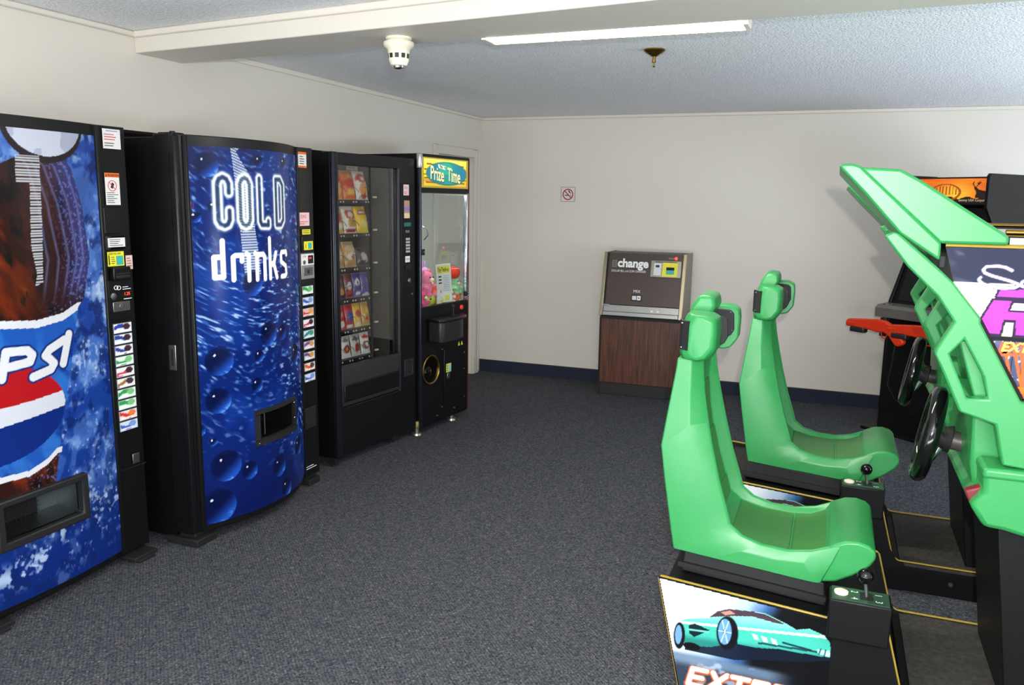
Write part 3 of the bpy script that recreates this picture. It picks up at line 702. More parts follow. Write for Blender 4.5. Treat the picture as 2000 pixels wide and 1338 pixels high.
def bag_mesh(name, wd, ht, th, seed, base, blobs, crimp=.012):
    rnd = random.Random(seed); nu, nv = 13, 17; V = []; Cc = []
    us = np.linspace(-1, 1, nu); vs_ = np.linspace(0, 1, nv)
    U, Vv = np.meshgrid(us, vs_)
    p = Paint(U, Vv, base)
    for (cu, cv, ru, rv, col) in blobs: p.mix(col, np.hypot((U-cu)/ru, (Vv-cv)/rv) < 1)
    p.mix(np.array(base)*.55+100, (Vv < .06) | (Vv > .94))
    prof = np.clip(np.sin(np.pi*np.clip((Vv-.05)/.9, 0, 1)), 0, 1)**.6*np.sqrt(np.clip(1-U**2, 0, 1))
    wob = .006*(vnoise((U+3)*2.2, Vv*5+seed, seed)-.5)*np.sign(prof)
    half = th/2*prof
    wscale = wd/2*(1-.10*np.sin(np.pi*Vv))
    b = MB(); pts = []; col = []
    for s_ in (1, -1):
        for j in range(nv):
            for i in range(nu):
                pts.append((s_*half[j, i]+wob[j, i], U[j, i]*wscale[j, i], Vv[j, i]*ht)); col.append(p.c[j, i])
    F = []
    for s_ in (0, 1):
        o = s_*nu*nv
        for j in range(nv-1):
            for i in range(nu-1):
                q = (o+j*nu+i, o+j*nu+i+1, o+(j+1)*nu+i+1, o+(j+1)*nu+i)
                F.append(q if s_ == 0 else q[::-1])
    me = bpy.data.meshes.new(name); me.from_pydata(pts, [], F)
    at = me.color_attributes.new('print', 'FLOAT_COLOR', 'POINT')
    at.data.foreach_set('color', np.concatenate([lin(np.clip(np.array(col), 0, 255)), np.ones((len(pts), 1))], 1).astype(np.float32).ravel())
    for q in me.polygons: q.use_smooth = True
    me.materials.append(print_mat('snack_foil', .3, spec=.6)); return me
mloc = Matrix.Translation((-2.672, 4.008, 0)) @ Matrix.Rotation(R(-7.6), 4, 'Z')
W_, K_, Y_, RD = (238, 236, 230), (40, 32, 34), (240, 200, 40), (206, 40, 34)
snacks = [ # row: (name, colour words, width, height, thick, base, blobs)
 [('chip_bag', 'red and white chip bag', RD, [(0, .5, .6, .22, W_), (.2, .3, .3, .1, Y_)]),
  ('chip_bag', 'orange and yellow chip bag', (236, 140, 40), [(0, .35, .7, .2, (246, 190, 70)), (0, .72, .8, .14, (214, 50, 30)), (-.1, .7, .4, .07, W_)]),
  ('chip_bag', 'orange chip bag with a red stripe', (240, 120, 30), [(0, .55, 1.2, .14, (214, 50, 30)), (0, .25, .6, .12, (250, 200, 90)), (.2, .8, .5, .08, (250, 180, 60))]),
  ('chip_bag', 'white and red chip bag with orange picture', W_, [(0, .74, .9, .15, (214, 46, 38)), (.1, .72, .45, .06, W_), (0, .35, .7, .22, (236, 160, 70)), (.2, .12, .6, .07, (190, 40, 40))]),],
 [('pretzel_bag', 'brown and white pretzel bag', (150, 90, 40), [(0, .6, .7, .2, W_)]),
  ('chip_bag', 'yellow corn chip bag', (230, 180, 50), [(0, .6, .6, .18, (190, 50, 40)), (0, .25, .6, .1, W_)]),
  ('pretzel_bag', 'white pretzel bag with brown and red picture', W_, [(0, .66, .8, .2, (206, 90, 70)), (0, .66, .5, .1, W_), (.1, .36, .7, .16, (200, 160, 60)), (0, .1, .9, .08, (180, 40, 50))]),
  ('chip_bag', 'yellow potato chip bag with a red banner', (242, 206, 46), [(0, .74, .8, .10, (196, 60, 90)), (0, .74, .6, .05, W_), (.1, .32, .55, .14, (240, 226, 130))])],
 [('cookie_bag', 'brown cookie bag', (140, 100, 60), [(0, .5, .6, .2, (210, 170, 110))]),
  ('cracker_pack', 'tan cracker pack', (200, 160, 100), [(0, .5, .6, .2, (230, 200, 150))]),
  ('cookie_bag', 'tan and white cookie bag', (200, 156, 96), [(0, .72, .8, .14, (226, 200, 160)), (0, .42, .7, .16, (232, 222, 206)), (.1, .36, .3, .08, (150, 90, 50))]),
  ('nut_packet', 'small black and silver nut packet', (44, 40, 40), [(-.2, .5, .4, .25, (190, 188, 180)), (.3, .3, .3, .15, (200, 180, 120)), (.2, .8, .5, .1, (90, 60, 70))])],
 [('candy_bar', 'brown candy bar', (96, 52, 36), [(0, .5, .6, .2, W_)]), ('candy_bar', 'green candy bar', (60, 120, 70), [(0, .5, .6, .2, W_)]),
  ('candy_bar', 'black and orange candy bar', K_, [(0, .3, .6, .16, (220, 150, 60)), (0, .72, .5, .1, (180, 60, 60))]),
  ('candy_bar', 'maroon and silver candy bar', (120, 40, 56), [(0, .5, .7, .16, (214, 214, 222)), (0, .25, .6, .1, (200, 60, 50))]),
  ('candy_bar', 'violet and white candy bar', (84, 60, 150), [(0, .6, .75, .16, (232, 232, 240)), (0, .6, .35, .08, (84, 60, 150)), (0, .15, .6, .08, (220, 220, 226))]),
  ('candy_bar', 'violet candy bar with silver ends', (88, 62, 152), [(.3, .5, .3, .3, (130, 110, 190)), (0, .06, 1, .07, (220, 220, 226))])],
 [('candy_bar', 'gold candy bar', (190, 150, 60), [(0, .5, .6, .2, RD)]), ('candy_bar', 'blue candy bar', (40, 80, 160), [(0, .5, .6, .2, W_)]),
  ('candy_pack', 'red and white candy pack', RD, [(0, .2, .7, .14, W_), (0, .62, .6, .1, (240, 120, 100))]),
  ('candy_pack', 'red and blue candy pack', (196, 40, 44), [(0, .5, .8, .22, (60, 80, 170)), (0, .1, .8, .08, W_)]),
  ('candy_pack', 'yellow and red candy pack', (236, 190, 60), [(0, .55, .7, .16, RD), (0, .12, .8, .08, W_)]),
  ('candy_pack', 'gold candy pack with red print', (206, 160, 60), [(.2, .6, .5, .2, (226, 190, 90)), (0, .3, .4, .1, RD)])],
 [('snack_pouch', 'brown snack pouch', (120, 80, 60), [(0, .5, .6, .2, W_)]), ('snack_pouch', 'blue snack pouch', (60, 90, 160), [(0, .5, .6, .2, W_)]),
  ('snack_pouch', 'white snack pouch with a dark red picture', W_, [(0, .4, .7, .2, (150, 50, 44)), (0, .4, .3, .1, (220, 150, 100)), (0, .8, .7, .08, (120, 130, 140))]),
  ('snack_pouch', 'grey and red snack pouch', (206, 204, 200), [(.1, .4, .6, .22, (176, 60, 56)), (0, .78, .7, .1, (90, 110, 110))]),
  ('snack_pouch', 'white snack pouch with a brown candy picture', W_, [(0, .42, .75, .2, (150, 96, 80)), (.1, .45, .4, .1, W_), (0, .8, .7, .08, (200, 60, 60))])]]
rown = ['top', 'second', 'third', 'fourth', 'fifth', 'bottom']; ordn = ['first', 'second', 'third', 'fourth', 'fifth', 'sixth']
HT = [.180, .168, .160, .152, .152, .140]
for r, row in enumerate(snacks):
    n = NCOL[r]; wd = .475/n
    for c, (nm, words, base, blobs) in enumerate(row):
        ht = HT[r]*(.72 if nm == 'nut_packet' else 1); th = .062 if n == 4 else .034
        y = .07+wd*(c+.5)
        for k in range(2 if r in (0, 1) else 1):
            me = bag_mesh(nm, wd*.97, ht, th, r*10+c, base, blobs)
            o = bpy.data.objects.new(nm, me); COL.objects.link(o)
            o.matrix_world = mloc @ Matrix.Translation((SHF-.035-k*.085, y, SHZ[r]-.003)) @ Matrix.Rotation(R(-13 if r < 3 else -9), 4, 'Y')
            lab = f"{words}, {rown[r]} shelf, {ordn[c]} from left"
            if k: lab = f"{words}, rear of {rown[r]} shelf, {ordn[c]} from left"
            tag(o, lab, 'snack', 'snacks in the vending machine')
        co = MB(); ce = []
        for a in np.linspace(0, 2*math.pi*4, 60):
            ce.append((SHF-.006-a/(8*math.pi)*.30, y+wd*.42*math.cos(a), SHZ[r]+.040+.036*math.sin(a)))
        co.tube(ce, .0018, 5).build('vend_coil', STEEL, sm, smooth=60)
tag(box('price_notice', mat('yellowed_paper', (206, 196, 150), .6), None, 0, .001, 0, .11, 0, .125), 'small yellowed paper notice inside the snack machine glass', 'notice')
pn = bpy.data.objects['price_notice']; pn.matrix_world = mloc @ Matrix.Translation((-.27, .46, 1.685)); lines(pn, .01, .10, .02, .11, 6, mat('faint_print', (150, 140, 105), .6), .0012, seed=40)
area('snack_machine_lamp', mloc @ Vector((-.040, .32, 1.803)), mloc.to_3x3() @ Vector((-.22, 0, -1)), .50, .022, 10, (1, .95, .85))

# ------------------------------------------------------------------ prize crane game
cl = thing('prize_crane_game', 'black prize claw game with yellow sign reading Prize Time', 'claw machine', (-2.540, 4.841, 0), R(-7.0))
cloc = Matrix.Translation((-2.540, 4.841, 0)) @ Matrix.Rotation(R(-7.0), 4, 'Z')
CW, CH, CD = .605, 1.893, -.50
MIR = mat('mirror_back', (150, 152, 150), .04, 1, var=.02)
SEQ = mat('red_glitter_edge', (110, 22, 26), .35, .3, var=.6, scale=400)
box('lower_cabinet', BLACK, cl, CD, 0, 0, CW, .055, .862, .004)
box('upper_cabinet', BLACK, cl, CD, 0, 0, CW, 1.650, CH, .004)
box('side_panel', BLACK, cl, CD, -.012, 0, .014, .862, 1.650); box('back_panel', BLACK, cl, CD, CD+.012, .014, CW-.014, .862, 1.65)
box('mirror', MIR, cl, CD+.012, CD+.014, .014, CW-.014, .88, 1.65)
box('side_window', GLASS, cl, CD+.02, -.03, CW-.008, CW-.004, .88, 1.64)
box('corner_post', CHROME, cl, -.026, .002, CW-.022, CW, .862, 1.65, .003); box('corner_post', BLACK, cl, CD, CD+.03, CW-.03, CW, .862, 1.65)
box('edge_trim', mat('blue_steel_edge', (70, 74, 88), .28, .9), cl, -.012, .010, -.014, .006, .06, 1.80, .004)
MB().lathe([(.0, 0), (.018, 0), (.020, .004), (.020, .086), (.018, .09), (.0, .09)], (.0, -.004, 1.800), n=24).build('corner_cap', mat('silver_plastic', (190, 190, 194), .3, .7), cl, smooth=40)
box('side_edge_trim', SEQ, cl, -.012, .003, CW, CW+.006, .06, 1.89)
box('glass_pane', GLASS, cl, -.010, -.006, .010, CW-.022, .880, 1.650)
box('glass_frame', BLACK, cl, -.016, .002, .006, CW, .855, .884, .002); box('glass_frame', BLACK, cl, -.016, .002, .006, CW, 1.640, 1.662, .002)
box('hinge', SATIN, cl, 0, .014, .004, .035, 1.235, 1.275, .002); MB().lathe([(.006, .014), (.006, .017), (.002, .018)], (0, .02, 1.255), axis='x', n=10).build('screw', CHROME, cl)
box('window_latch', SATIN, cl, 0, .02, .545, .59, .915, .945, .003)
for z in (.92, .936): MB().ball((.021, .577, z), .006, n=10, m=6).build('screw', CHROME, cl, smooth=60)
def prize_paint(X, Y):
    u = (X-.012)/(.59-.012); v = (Y-1.676)/(1.872-1.676); p = Paint(u, v, (226, 196, 50))
    p.mix((246, 226, 110), ss(.7, .95, v)*.7); p.mix((170, 130, 30), ss(.45, .05, v)*.5)
    for k, (vv, a, b) in enumerate(((.16, .08, .92), (.30, .05, .3), (.30, .75, .95), (.45, .04, .2), (.45, .84, .96), (.62, .05, .22), (.62, .8, .95), (.77, .1, .35), (.77, .68, .9))):
        p.mix((122, 84, 26), (np.abs(v-vv-.02*np.sin(u*9+k)) < .022) & (u > a) & (u < b))
    p.mix((188, 110, 40), ((np.abs(v-.24) < .03) & (u < .2))*.8)
    p.ell(.53, .49, .44, .40, (20, 90, 80)); p.ell(.53, .50, .42, .37, (28, 132, 126)); p.mix((24, 106, 140), (np.hypot((u-.53)/.42, (v-.5)/.37) < 1)*np.clip(ss(.55, .2, u)+ss(.55, .9, u), 0, 1)*.8)
    p.mix((40, 168, 130), (np.hypot((u-.5)/.15, (v-.66)/.2) < 1)*.6)
    q = inside(u, v, [(.33, .80), (.50, .74), (.49, .62), (.35, .68)]); p.mix((224, 220, 196), q); p.mix((90, 130, 90), q & (np.mod(u*14+v*5, 1) < .4) & (np.abs(v-.71+.33*(u-.42)) < .035))
    rim = (u < .045) | (u > .955) | (v < .06) | (v > .95); p.mix((140, 122, 34), rim*.85)
    return p.c
painted('marquee', cl, print_mat('backlit_marquee', .3, emit=.75), .012, .590, 1.676, 1.872, .0035, prize_paint, lambda b, z: (.004, b, z))
box('marquee_backing', GREYPL, cl, .0, .0035, .008, .594, 1.672, 1.876)
LETT = mat('backlit_cream_letters', (238, 226, 160), .4, emit=.6); LSH = mat('dark_letter_shadow', (60, 62, 30), .5)
for dx, m_ in ((.0055, LSH), (.0062, LETT)):
    o_ = .004 if m_ is LSH else 0
    text('lettering', 'Prize', .125, lambda a, c: (dx, .110+a+o_, 1.735+c-o_-.10*a), m_, cl, sx=.66, offset=.0022+o_*.3)
    text('lettering', 'Time', .125, lambda a, c: (dx, .318+a+o_, 1.728+c-o_-.10*a), m_, cl, sx=.64, offset=.0022+o_*.3)
text('lettering', 'Skill', .026, lambda a, c: (.0058, .222+a, 1.812+c-.2*a), mat('sign_green', (60, 100, 70), .5), cl)
# control ledge
MB().prism([(0, .09), (.105, .075), (.125, .10), (.125, .30), (.10, .38), (.05, .44), (0, .47)], .640, .790, 'z').build('control_box', GREYPL, cl, .012)
MB().prism([(0, .075), (.11, .055), (.14, .085), (.14, .32), (.11, .41), (.05, .475), (0, .50)], .784, .804, 'z').build('control_top', SATIN, cl, .006)
MB().cyl((.07, .30, .804), (.065, .305, .862), .006).ball((.064, .306, .868), .016).build('joystick', RUBBER, cl, smooth=60)
MB().lathe([(.017, 0), (.017, .008), (.013, .013)], (.004, .505, .838), axis='x').build('red_lamp', mat('red_lamp', (190, 40, 36), .3, emit=.4), cl, smooth=40)
MB().lathe([(.098, 0), (.104, .004), (.104, .012), (.098, .016), (.090, .012), (.088, .0)], (0, .110, .445), axis='x', n=40, ring=True).build('prize_hole_ring', BRASS, cl, smooth=50)
MB().lathe([(.089, .003), (.04, .0032), (.001, .0034)], (0, .110, .445), axis='x', n=32).build('prize_hole', mat('dark_chrome', (40, 38, 34), .12, .9), cl, smooth=50)
MB().ball((.0, .075, .425), .05, (.35, 1, 1)).build('prize_flap', mat('dark_chrome', (40, 38, 34), .12, .9), cl, smooth=60)
box('coin_door', BLACK, cl, .0, .006, .285, .575, .14, .56, .003)
sticker(cl, .305, .370, .390, .452, mat('lime_sticker', (190, 206, 60), .5), x=.007); sticker(cl, .335, .366, .395, .446, mat('pale_blue_print', (150, 190, 200), .5), 'sticker_picture', .0082, .0004); lines(cl, .309, .332, .397, .445, 3, DTEXT, .0086, seed=51)
box('coin_slot', STEEL, cl, .006, .014, .315, .345, .345, .385, .003)
for y_ in (.475, .515): MB().prism([(y_-.012, .622-.06), (y_+.012, .622-.06), (y_, .65-.06)], .006, .008, 'x').build('arrow', YELLOW, cl)
for (y_, z_) in ((.26, .565), (.26, .15), (.20, .10), (.42, .11), (.55, .50), (.55, .38), (.55, .17)): MB().lathe([(.006, 0), (.006, .009), (.002, .010)], (0, y_, z_), axis='x', n=10).build('bolt', STEEL, cl)
for (x_, y_) in ((-.03, -.055+.02), (-.04, .42), (CD+.06, .02), (CD+.06, .5)):
    MB().lathe([(.014, .055), (.014, .026), (.034, .022), (.038, .008), (.032, 0)], (x_, y_+.03, 0), n=18).build('levelling_foot', mat('worn_foot', (165, 160, 145), .35, .9), cl, smooth=40)
MB().lathe([(.030, .06), (.030, .10), (.026, .105)], (-.03, .0, 0), n=18).build('caster_housing', mat('brass_worn', (110, 96, 60), .45, .8), cl, smooth=40)
# claw
MB().cyl((-.24, .34, 1.64), (-.24, .34, 1.46), .004, n=8).cyl((-.24, .34, 1.46), (-.24, .34, 1.41), .022).build('claw_body', CHROME, cl, smooth=40)
for k in range(3):
    a = 2*math.pi*k/3+.4; c, s_ = math.cos(a), math.sin(a)
    MB().tube([(-.24+r*c, .34+r*s_, z) for r, z in ((.012, 1.415), (.055, 1.39), (.062, 1.35), (.03, 1.315))], .0045, 6).build('claw_prong', CHROME, cl, smooth=60)
area('crane_game_lamp', cloc @ Vector((-.2, .3, 1.635)), (0, 0, -1), .3, .4, 5, (1, .97, .9))
# plush toys heaped behind the glass: each its own thing
def fabric(nm, c): return mat('plush_'+nm, c, .9, var=.12, scale=60, bump=.35, bscale=200, spec=.1)
FB = {'pink': (222, 110, 150), 'lilac': (190, 150, 200), 'orange': (236, 96, 34), 'yellow': (226, 206, 60), 'mint': (150, 206, 160), 'white': (222, 220, 210), 'magenta': (206, 50, 110), 'lime': (176, 196, 60), 'red': (214, 60, 36), 'cream': (232, 220, 180)}
toys = [('plush_bear', 'pink', (-.095, .205, 1.035), .080, 'bear'), ('plush_rabbit', 'lilac', (-.20, .33, 1.07), .060, 'rabbit'), ('plush_ball', 'orange', (-.075, .275, .965), .056, 'ball'), ('plush_fish', 'lime', (-.060, .20, .915), .055, 'fish'),
  ('plush_bear', 'magenta', (-.060, .105, .93), .055, 'bear'), ('plush_ball', 'yellow', (-.055, .29, .905), .040, 'ball'), ('plush_rabbit', 'cream', (-.19, .18, 1.02), .060, 'rabbit'), ('plush_dog', 'white', (-.075, .455, .935), .055, 'dog'),
  ('plush_ball', 'red', (-.07, .520, 1.080), .048, 'ball'), ('plush_fish', 'yellow', (-.13, .50, 1.02), .055, 'fish'), ('plush_bear', 'mint', (-.065, .535, .995), .052, 'bear'), ('plush_fish', 'orange', (-.05, .525, .905), .040, 'fish'),
  ('plush_dog', 'mint', (-.13, .53, .93), .05, 'dog'), ('plush_dog', 'pink', (-.27, .12, .95), .085, 'dog'), ('plush_bear', 'yellow', (-.25, .35, .945), .085, 'bear'), ('plush_rabbit', 'white', (-.28, .50, .95), .075, 'rabbit')]
EYE = mat('toy_eye', (20, 18, 20), .2)
for nm, cname, (x_, y_, z_), r, kd in toys:
    wpos = cloc @ Vector((x_, y_, z_))
    where = 'at the back' if x_ < -.18 else ('left of the paper flyer' if y_ < .32 else 'right of the paper flyer')
    t_ = thing(nm, f'{cname} plush {kd} toy heaped in the prize game {where}', 'plush toy', wpos, R(-7), 'plush toys in the prize game')
    m_ = fabric(cname, FB[cname]); b = MB()
    if kd == 'ball':
        MB().ball((0, 0, 0), r, (1, 1, .95), 18, 12).build('body', m_, t_, smooth=60)
        MB().tube([(r*.72*math.cos(a)*1.01, r*.72*math.sin(a)*1.01, r*.68) for a in np.linspace(0, 6.283, 20, endpoint=False)], r*.03, 5, True).build('seam', fabric('white', FB['white']), t_)
    elif kd == 'fish':
        MB().ball((0, 0, 0), r, (.6, 1.15, .8), 16, 10).build('body', m_, t_, smooth=60)
        MB().prism([(r*.9, 0), (r*1.6, r*.55), (r*1.45, 0), (r*1.6, -r*.55)], -r*.12, r*.12, 'x').build('tail', m_, t_, r*.08)
        MB().ball((r*.5, -r*.55, r*.2), r*.13, n=8, m=6).build('eye', EYE, t_, smooth=60)
    else:
        MB().ball((-.1*r, 0, -r*.55), r*.8, (.9, 1, .9), 14, 9).build('body', m_, t_, smooth=60)
        MB().ball((0, 0, r*.35), r*.68, (.95, 1, .9), 14, 9).build('head', m_, t_, smooth=60)
        for s_ in (-1, 1):
            if kd == 'rabbit': MB().ball((0, s_*r*.3, r*1.15), r*.24, (.5, .8, 2.1), 10, 8).build('ear', m_, t_, smooth=60)
            elif kd == 'dog': MB().ball((0, s_*r*.68, r*.35), r*.26, (.5, .6, 1.4), 10, 8).build('ear', m_, t_, smooth=60)
            else: MB().ball((0, s_*r*.48, r*.88), r*.25, (.6, 1, 1), 10, 8).build('ear', m_, t_, smooth=60)
            MB().ball((r*.45, s_*r*.66, -r*.45), r*.26, (1.4, .9, .9), 10, 8).build('arm', m_, t_, smooth=60)
            MB().ball((r*.5, s_*r*.42, -r*1.05), r*.3, (1.4, .9, .9), 10, 8).build('foot', m_, t_, smooth=60)
            MB().ball((r*.58, s_*r*.24, r*.45), r*.085, n=8, m=6).build('eye', EYE, t_, smooth=60)
        MB().ball((r*.6, 0, r*.22), r*.24, (.8, 1.1, .8), 10, 8).build('muzzle', fabric('cream', FB['cream']), t_, smooth=60)
# paper flyer standing inside the glass (figure on it left out)
fl = thing('paper_flyer', 'white paper flyer with yellow heading standing in the prize game window', 'flyer', cloc @ Vector((-.022, .235, .888)), R(-7))
ys = np.linspace(-.012, .178, 7)
fm = MB()
def fsh(u, v): return (-.018*math.sin(u/.165*math.pi)*.4-.03*(v/.27)**2*.6+.008, u+.02*(1-v/.27)*-.3, v)
vs = [fsh(float(u), float(v)) for v in np.linspace(0, .27, 9) for u in ys]
fm.add(vs, [(j*7+i, j*7+i+1, (j+1)*7+i+1, (j+1)*7+i) for j in range(8) for i in range(6)]); fm.build('sheet', WHITE, fl, smooth=60)
def fpt(off): return lambda u, v: (lambda q: (q[0]+off, q[1], q[2]))(fsh(u, v))
def fpatch(nm, u0, u1, v0, v1, m_, off=.0012):
    f_ = fpt(off); k = MB(); g_ = [f_(float(u), float(v)) for v in np.linspace(v0, v1, 4) for u in np.linspace(u0, u1, 5)]
    k.add(g_, [(j*5+i, j*5+i+1, (j+1)*5+i+1, (j+1)*5+i) for j in range(3) for i in range(4)]); k.build(nm, m_, fl)
fpatch('heading_band', .012, .163, .205, .255, mat('flyer_yellow', (222, 214, 60), .5))
text('lettering', 'Toy Tech-u', .040, lambda a, c: fpt(.0022)(.016+a, .217+c), DTEXT, fl, sx=.72, offset=.0008)
for k in range(3): fpatch('printed_line', .02, .065, .178-.022*k, .188-.022*k, DTEXT)
for k in range(9): fpatch('printed_line', .085, .155, .185-.013*k, .188-.013*k, mat('grey_print', (140, 150, 170), .5))
fpatch('price_patch', .10, .155, .012, .052, mat('flyer_yellow', (222, 214, 60), .5))

# ------------------------------------------------------------------ change machine
ch = thing('change_machine', 'brown change machine on a dark wood cabinet against the back wall', 'change machine', (-1.778, 6.604, 0), R(-90))
WOOD = bpy.data.materials.new('dark_walnut_veneer'); WOOD.use_nodes = True
def _wood():
    nt = WOOD.node_tree; N = nt.nodes; L = nt.links; b = N['Principled BSDF']; b.inputs['Roughness'].default_value = .4
    tc = N.new('ShaderNodeTexCoord'); mp = N.new('ShaderNodeMapping'); mp.inputs['Scale'].default_value = (30, 30, 1.6); L.new(tc.outputs['Object'], mp.inputs['Vector'])
    nz = N.new('ShaderNodeTexNoise'); nz.inputs['Scale'].default_value = 2.2; nz.inputs['Detail'].default_value = 6; nz.inputs['Distortion'].default_value = .8; L.new(mp.outputs[0], nz.inputs['Vector'])
    ra = N.new('ShaderNodeValToRGB'); e = ra.color_ramp.elements; e[0].position = .3; e[0].color = rgba((46, 22, 14)); e[1].position = .72; e[1].color = rgba((104, 56, 34)); L.new(nz.outputs['Fac'], ra.inputs['Fac']); L.new(ra.outputs['Color'], b.inputs['Base Color'])
_wood()
CWD = .672
MB().box(-.42, -.012, .008, CWD-.008, 0, .104).build('plinth', mat('plinth_black', (26, 24, 23), .6), ch, .003)
MB().box(-.43, 0, 0, CWD, .104, .655).build('cabinet', WOOD, ch, .003)
box('cabinet_edge', RUBBER, ch, -.43, .004, -.003, .012, .0, .655); box('cabinet_lip', RUBBER, ch, -.43, .006, 0, CWD, .645, .668)
sl = [(0.004, .668), (-.115, 1.190), (-.425, 1.190), (-.425, .668)]
SIDE = mat('grey_case_side', (138, 132, 122), .4, .5)
MB().prism(sl, 0, .014, 'y').build('case_side', SIDE, ch, .002); MB().prism(sl, CWD-.014, CWD, 'y').build('case_side', SIDE, ch, .002)
MB().prism([(-.03, .668), (-.13, 1.185), (-.42, 1.185), (-.42, .668)], .014, CWD-.014, 'y').build('case', BLACK, ch)
tsl = Vector((-.119, 0, .522)); TL = tsl.length; tn = Vector((.522, 0, .119)).normalized(); tsl.normalize()
def slp(off, b0=0, v0=0):
    def f(a, c):
        q = Vector((.004, 0, .668))+tsl*(v0+c)+tn*off; return (q.x, b0+a, q.z)
    return f
def slab(nm, m_, b0, b1, v0, v1, o0, o1, bevel=0, parent=ch):
    k = MB(); lo, hi = slp(o0), slp(o1)
    k.add([lo(b0, v0), lo(b1, v0), lo(b1, v1), lo(b0, v1), hi(b0, v0), hi(b1, v0), hi(b1, v1), hi(b0, v1)], [(0,3,2,1),(4,5,6,7),(0,1,5,4),(1,2,6,5),(2,3,7,6),(3,0,4,7)])
    return k.build(nm, m_, parent, bevel)
slab('side_rail', mat('satin_nickel', (170, 158, 132), .28, 1), -.006, .020, 0, TL, -.004, .020, .003); slab('side_rail', mat('satin_nickel', (170, 158, 132), .28, 1), CWD-.022, CWD+.006, 0, TL, -.004, .020, .003)
slab('rail_gap', RUBBER, .020, .034, .05, TL-.005, -.012, .001)
slab('face_panel', mat('brown_enamel', (66, 52, 45), .34, var=.08, scale=6), .034, CWD-.022, .098, TL-.004, -.012, .004, .002)
slab('payout_tray', STEEL, .020, CWD-.022, .0, .096, -.03, .006, .004); slab('tray_lip', STEEL, .020, CWD-.022, .0, .040, .006, .026, .006); slab('tray_corner', CHROME, .022, .075, .078, .098, .006, .010)
for k_ in (.42, .47): slab('coin_scuff', WHITE, k_, k_+.018, .052, .066, .0062, .0066)
text('lettering', 'change', .098, slp(.0055, .110, .415), WTEXT, ch, offset=.0035, sx=.95)
slab('logo_square', mat('logo_grey', (110, 104, 96), .5), .062, .104, .410, .470, .004, .0052); lg = mat('brown_enamel', (66, 52, 45), .34)
for v_ in (.424, .440, .455): slab('logo_bar', lg, .070, .096, v_-.003, v_+.003, .0052, .0058)
text('lettering', 'DOLLAR BILL and COIN CHANGER', .026, slp(.0055, .062, .372), WTEXT, ch, sx=.72)
bz_ = slab('bill_validator', mat('nickel_plate', (150, 146, 134), .35, .8), .390, .640, .338, .478, .004, .018, .004)
slab('validator_slot_plate', mat('card_white', (206, 208, 214), .4), .418, .478, .355, .455, .018, .020); slab('arrow_print', DTEXT, .432, .462, .42, .44, .020, .0206)
slab('instruction_sticker', YELLOW, .488, .610, .348, .462, .018, .020); slab('bill_slot', RUBBER, .520, .585, .400, .424, .020, .024, .001); slab('bill_picture', TEAL, .520, .585, .366, .400, .020, .0206); slab('heading_print', DTEXT, .425, .60, .462, .468, .018, .0186)
MB().lathe([(.012, 0), (.010, .008), (.004, .011)], slp(.006)(.590, .500), axis='x').build('indicator_lamp', LED, ch, smooth=40); slab('lamp_label', mat('logo_grey', (110, 104, 96), .5), .530, .578, .492, .506, .004, .0048)
text('lettering', 'MIX', .034, slp(.0055, .262, .205), WTEXT, ch); slab('coin_window', RUBBER, .25, .335, .135, .188, .004, .006, .001); slab('coin_card', mat('card_white', (206, 208, 214), .4), .257, .292, .145, .178, .006, .0068); slab('coin_card', WHITE, .298, .328, .143, .180, .006, .0068)
slab('coin_card_print', DTEXT, .309, .317, .155, .167, .0068, .0074)

# ------------------------------------------------------------------ no smoking sign
ns = thing('no_smoking_sign', 'small square no smoking sign on the back wall', 'sign', (-2.229, YB, 1.662), R(-90))
MB().prism([(-.060, -.064), (.060, -.064), (.066, -.058), (.066, .058), (.060, .064), (-.060, .064), (-.066, .058), (-.066, -.058)], 0, .002, 'x').build('border', mat('sign_grey', (120, 124, 132), .5), ns)
MB().prism([(-.058, -.060), (.058, -.060), (.061, -.056), (.061, .056), (.058, .060), (-.058, .060), (-.061, .056), (-.061, -.056)], .002, .003, 'x').build('plate', mat('sign_plate', (214, 206, 202), .5), ns)
MB().lathe([(.0395, .003), (.0395, .0042), (.049, .0042), (.049, .003)], axis='x', n=40, ring=True).build('prohibition_ring', mat('sign_red', (168, 20, 30), .5), ns)
MB().prism([(-.034, .028), (-.028, .034), (.034, -.028), (.028, -.034)], .0036, .0046, 'x').build('prohibition_slash', mat('sign_red', (168, 20, 30), .5), ns)
box('cigarette', DTEXT, ns, .003, .0035, -.028, .028, -.012, -.004); MB().prism([(.0, .034), (.010, .036), (.026, .012), (.030, .004), (.018, .010), (.008, .020)], .003, .0035, 'x').build('smoke', DTEXT, ns)
box('filter_tip', mat('sign_plate', (214, 206, 202), .5), ns, .003, .0036, .012, .024, -.011, -.005)

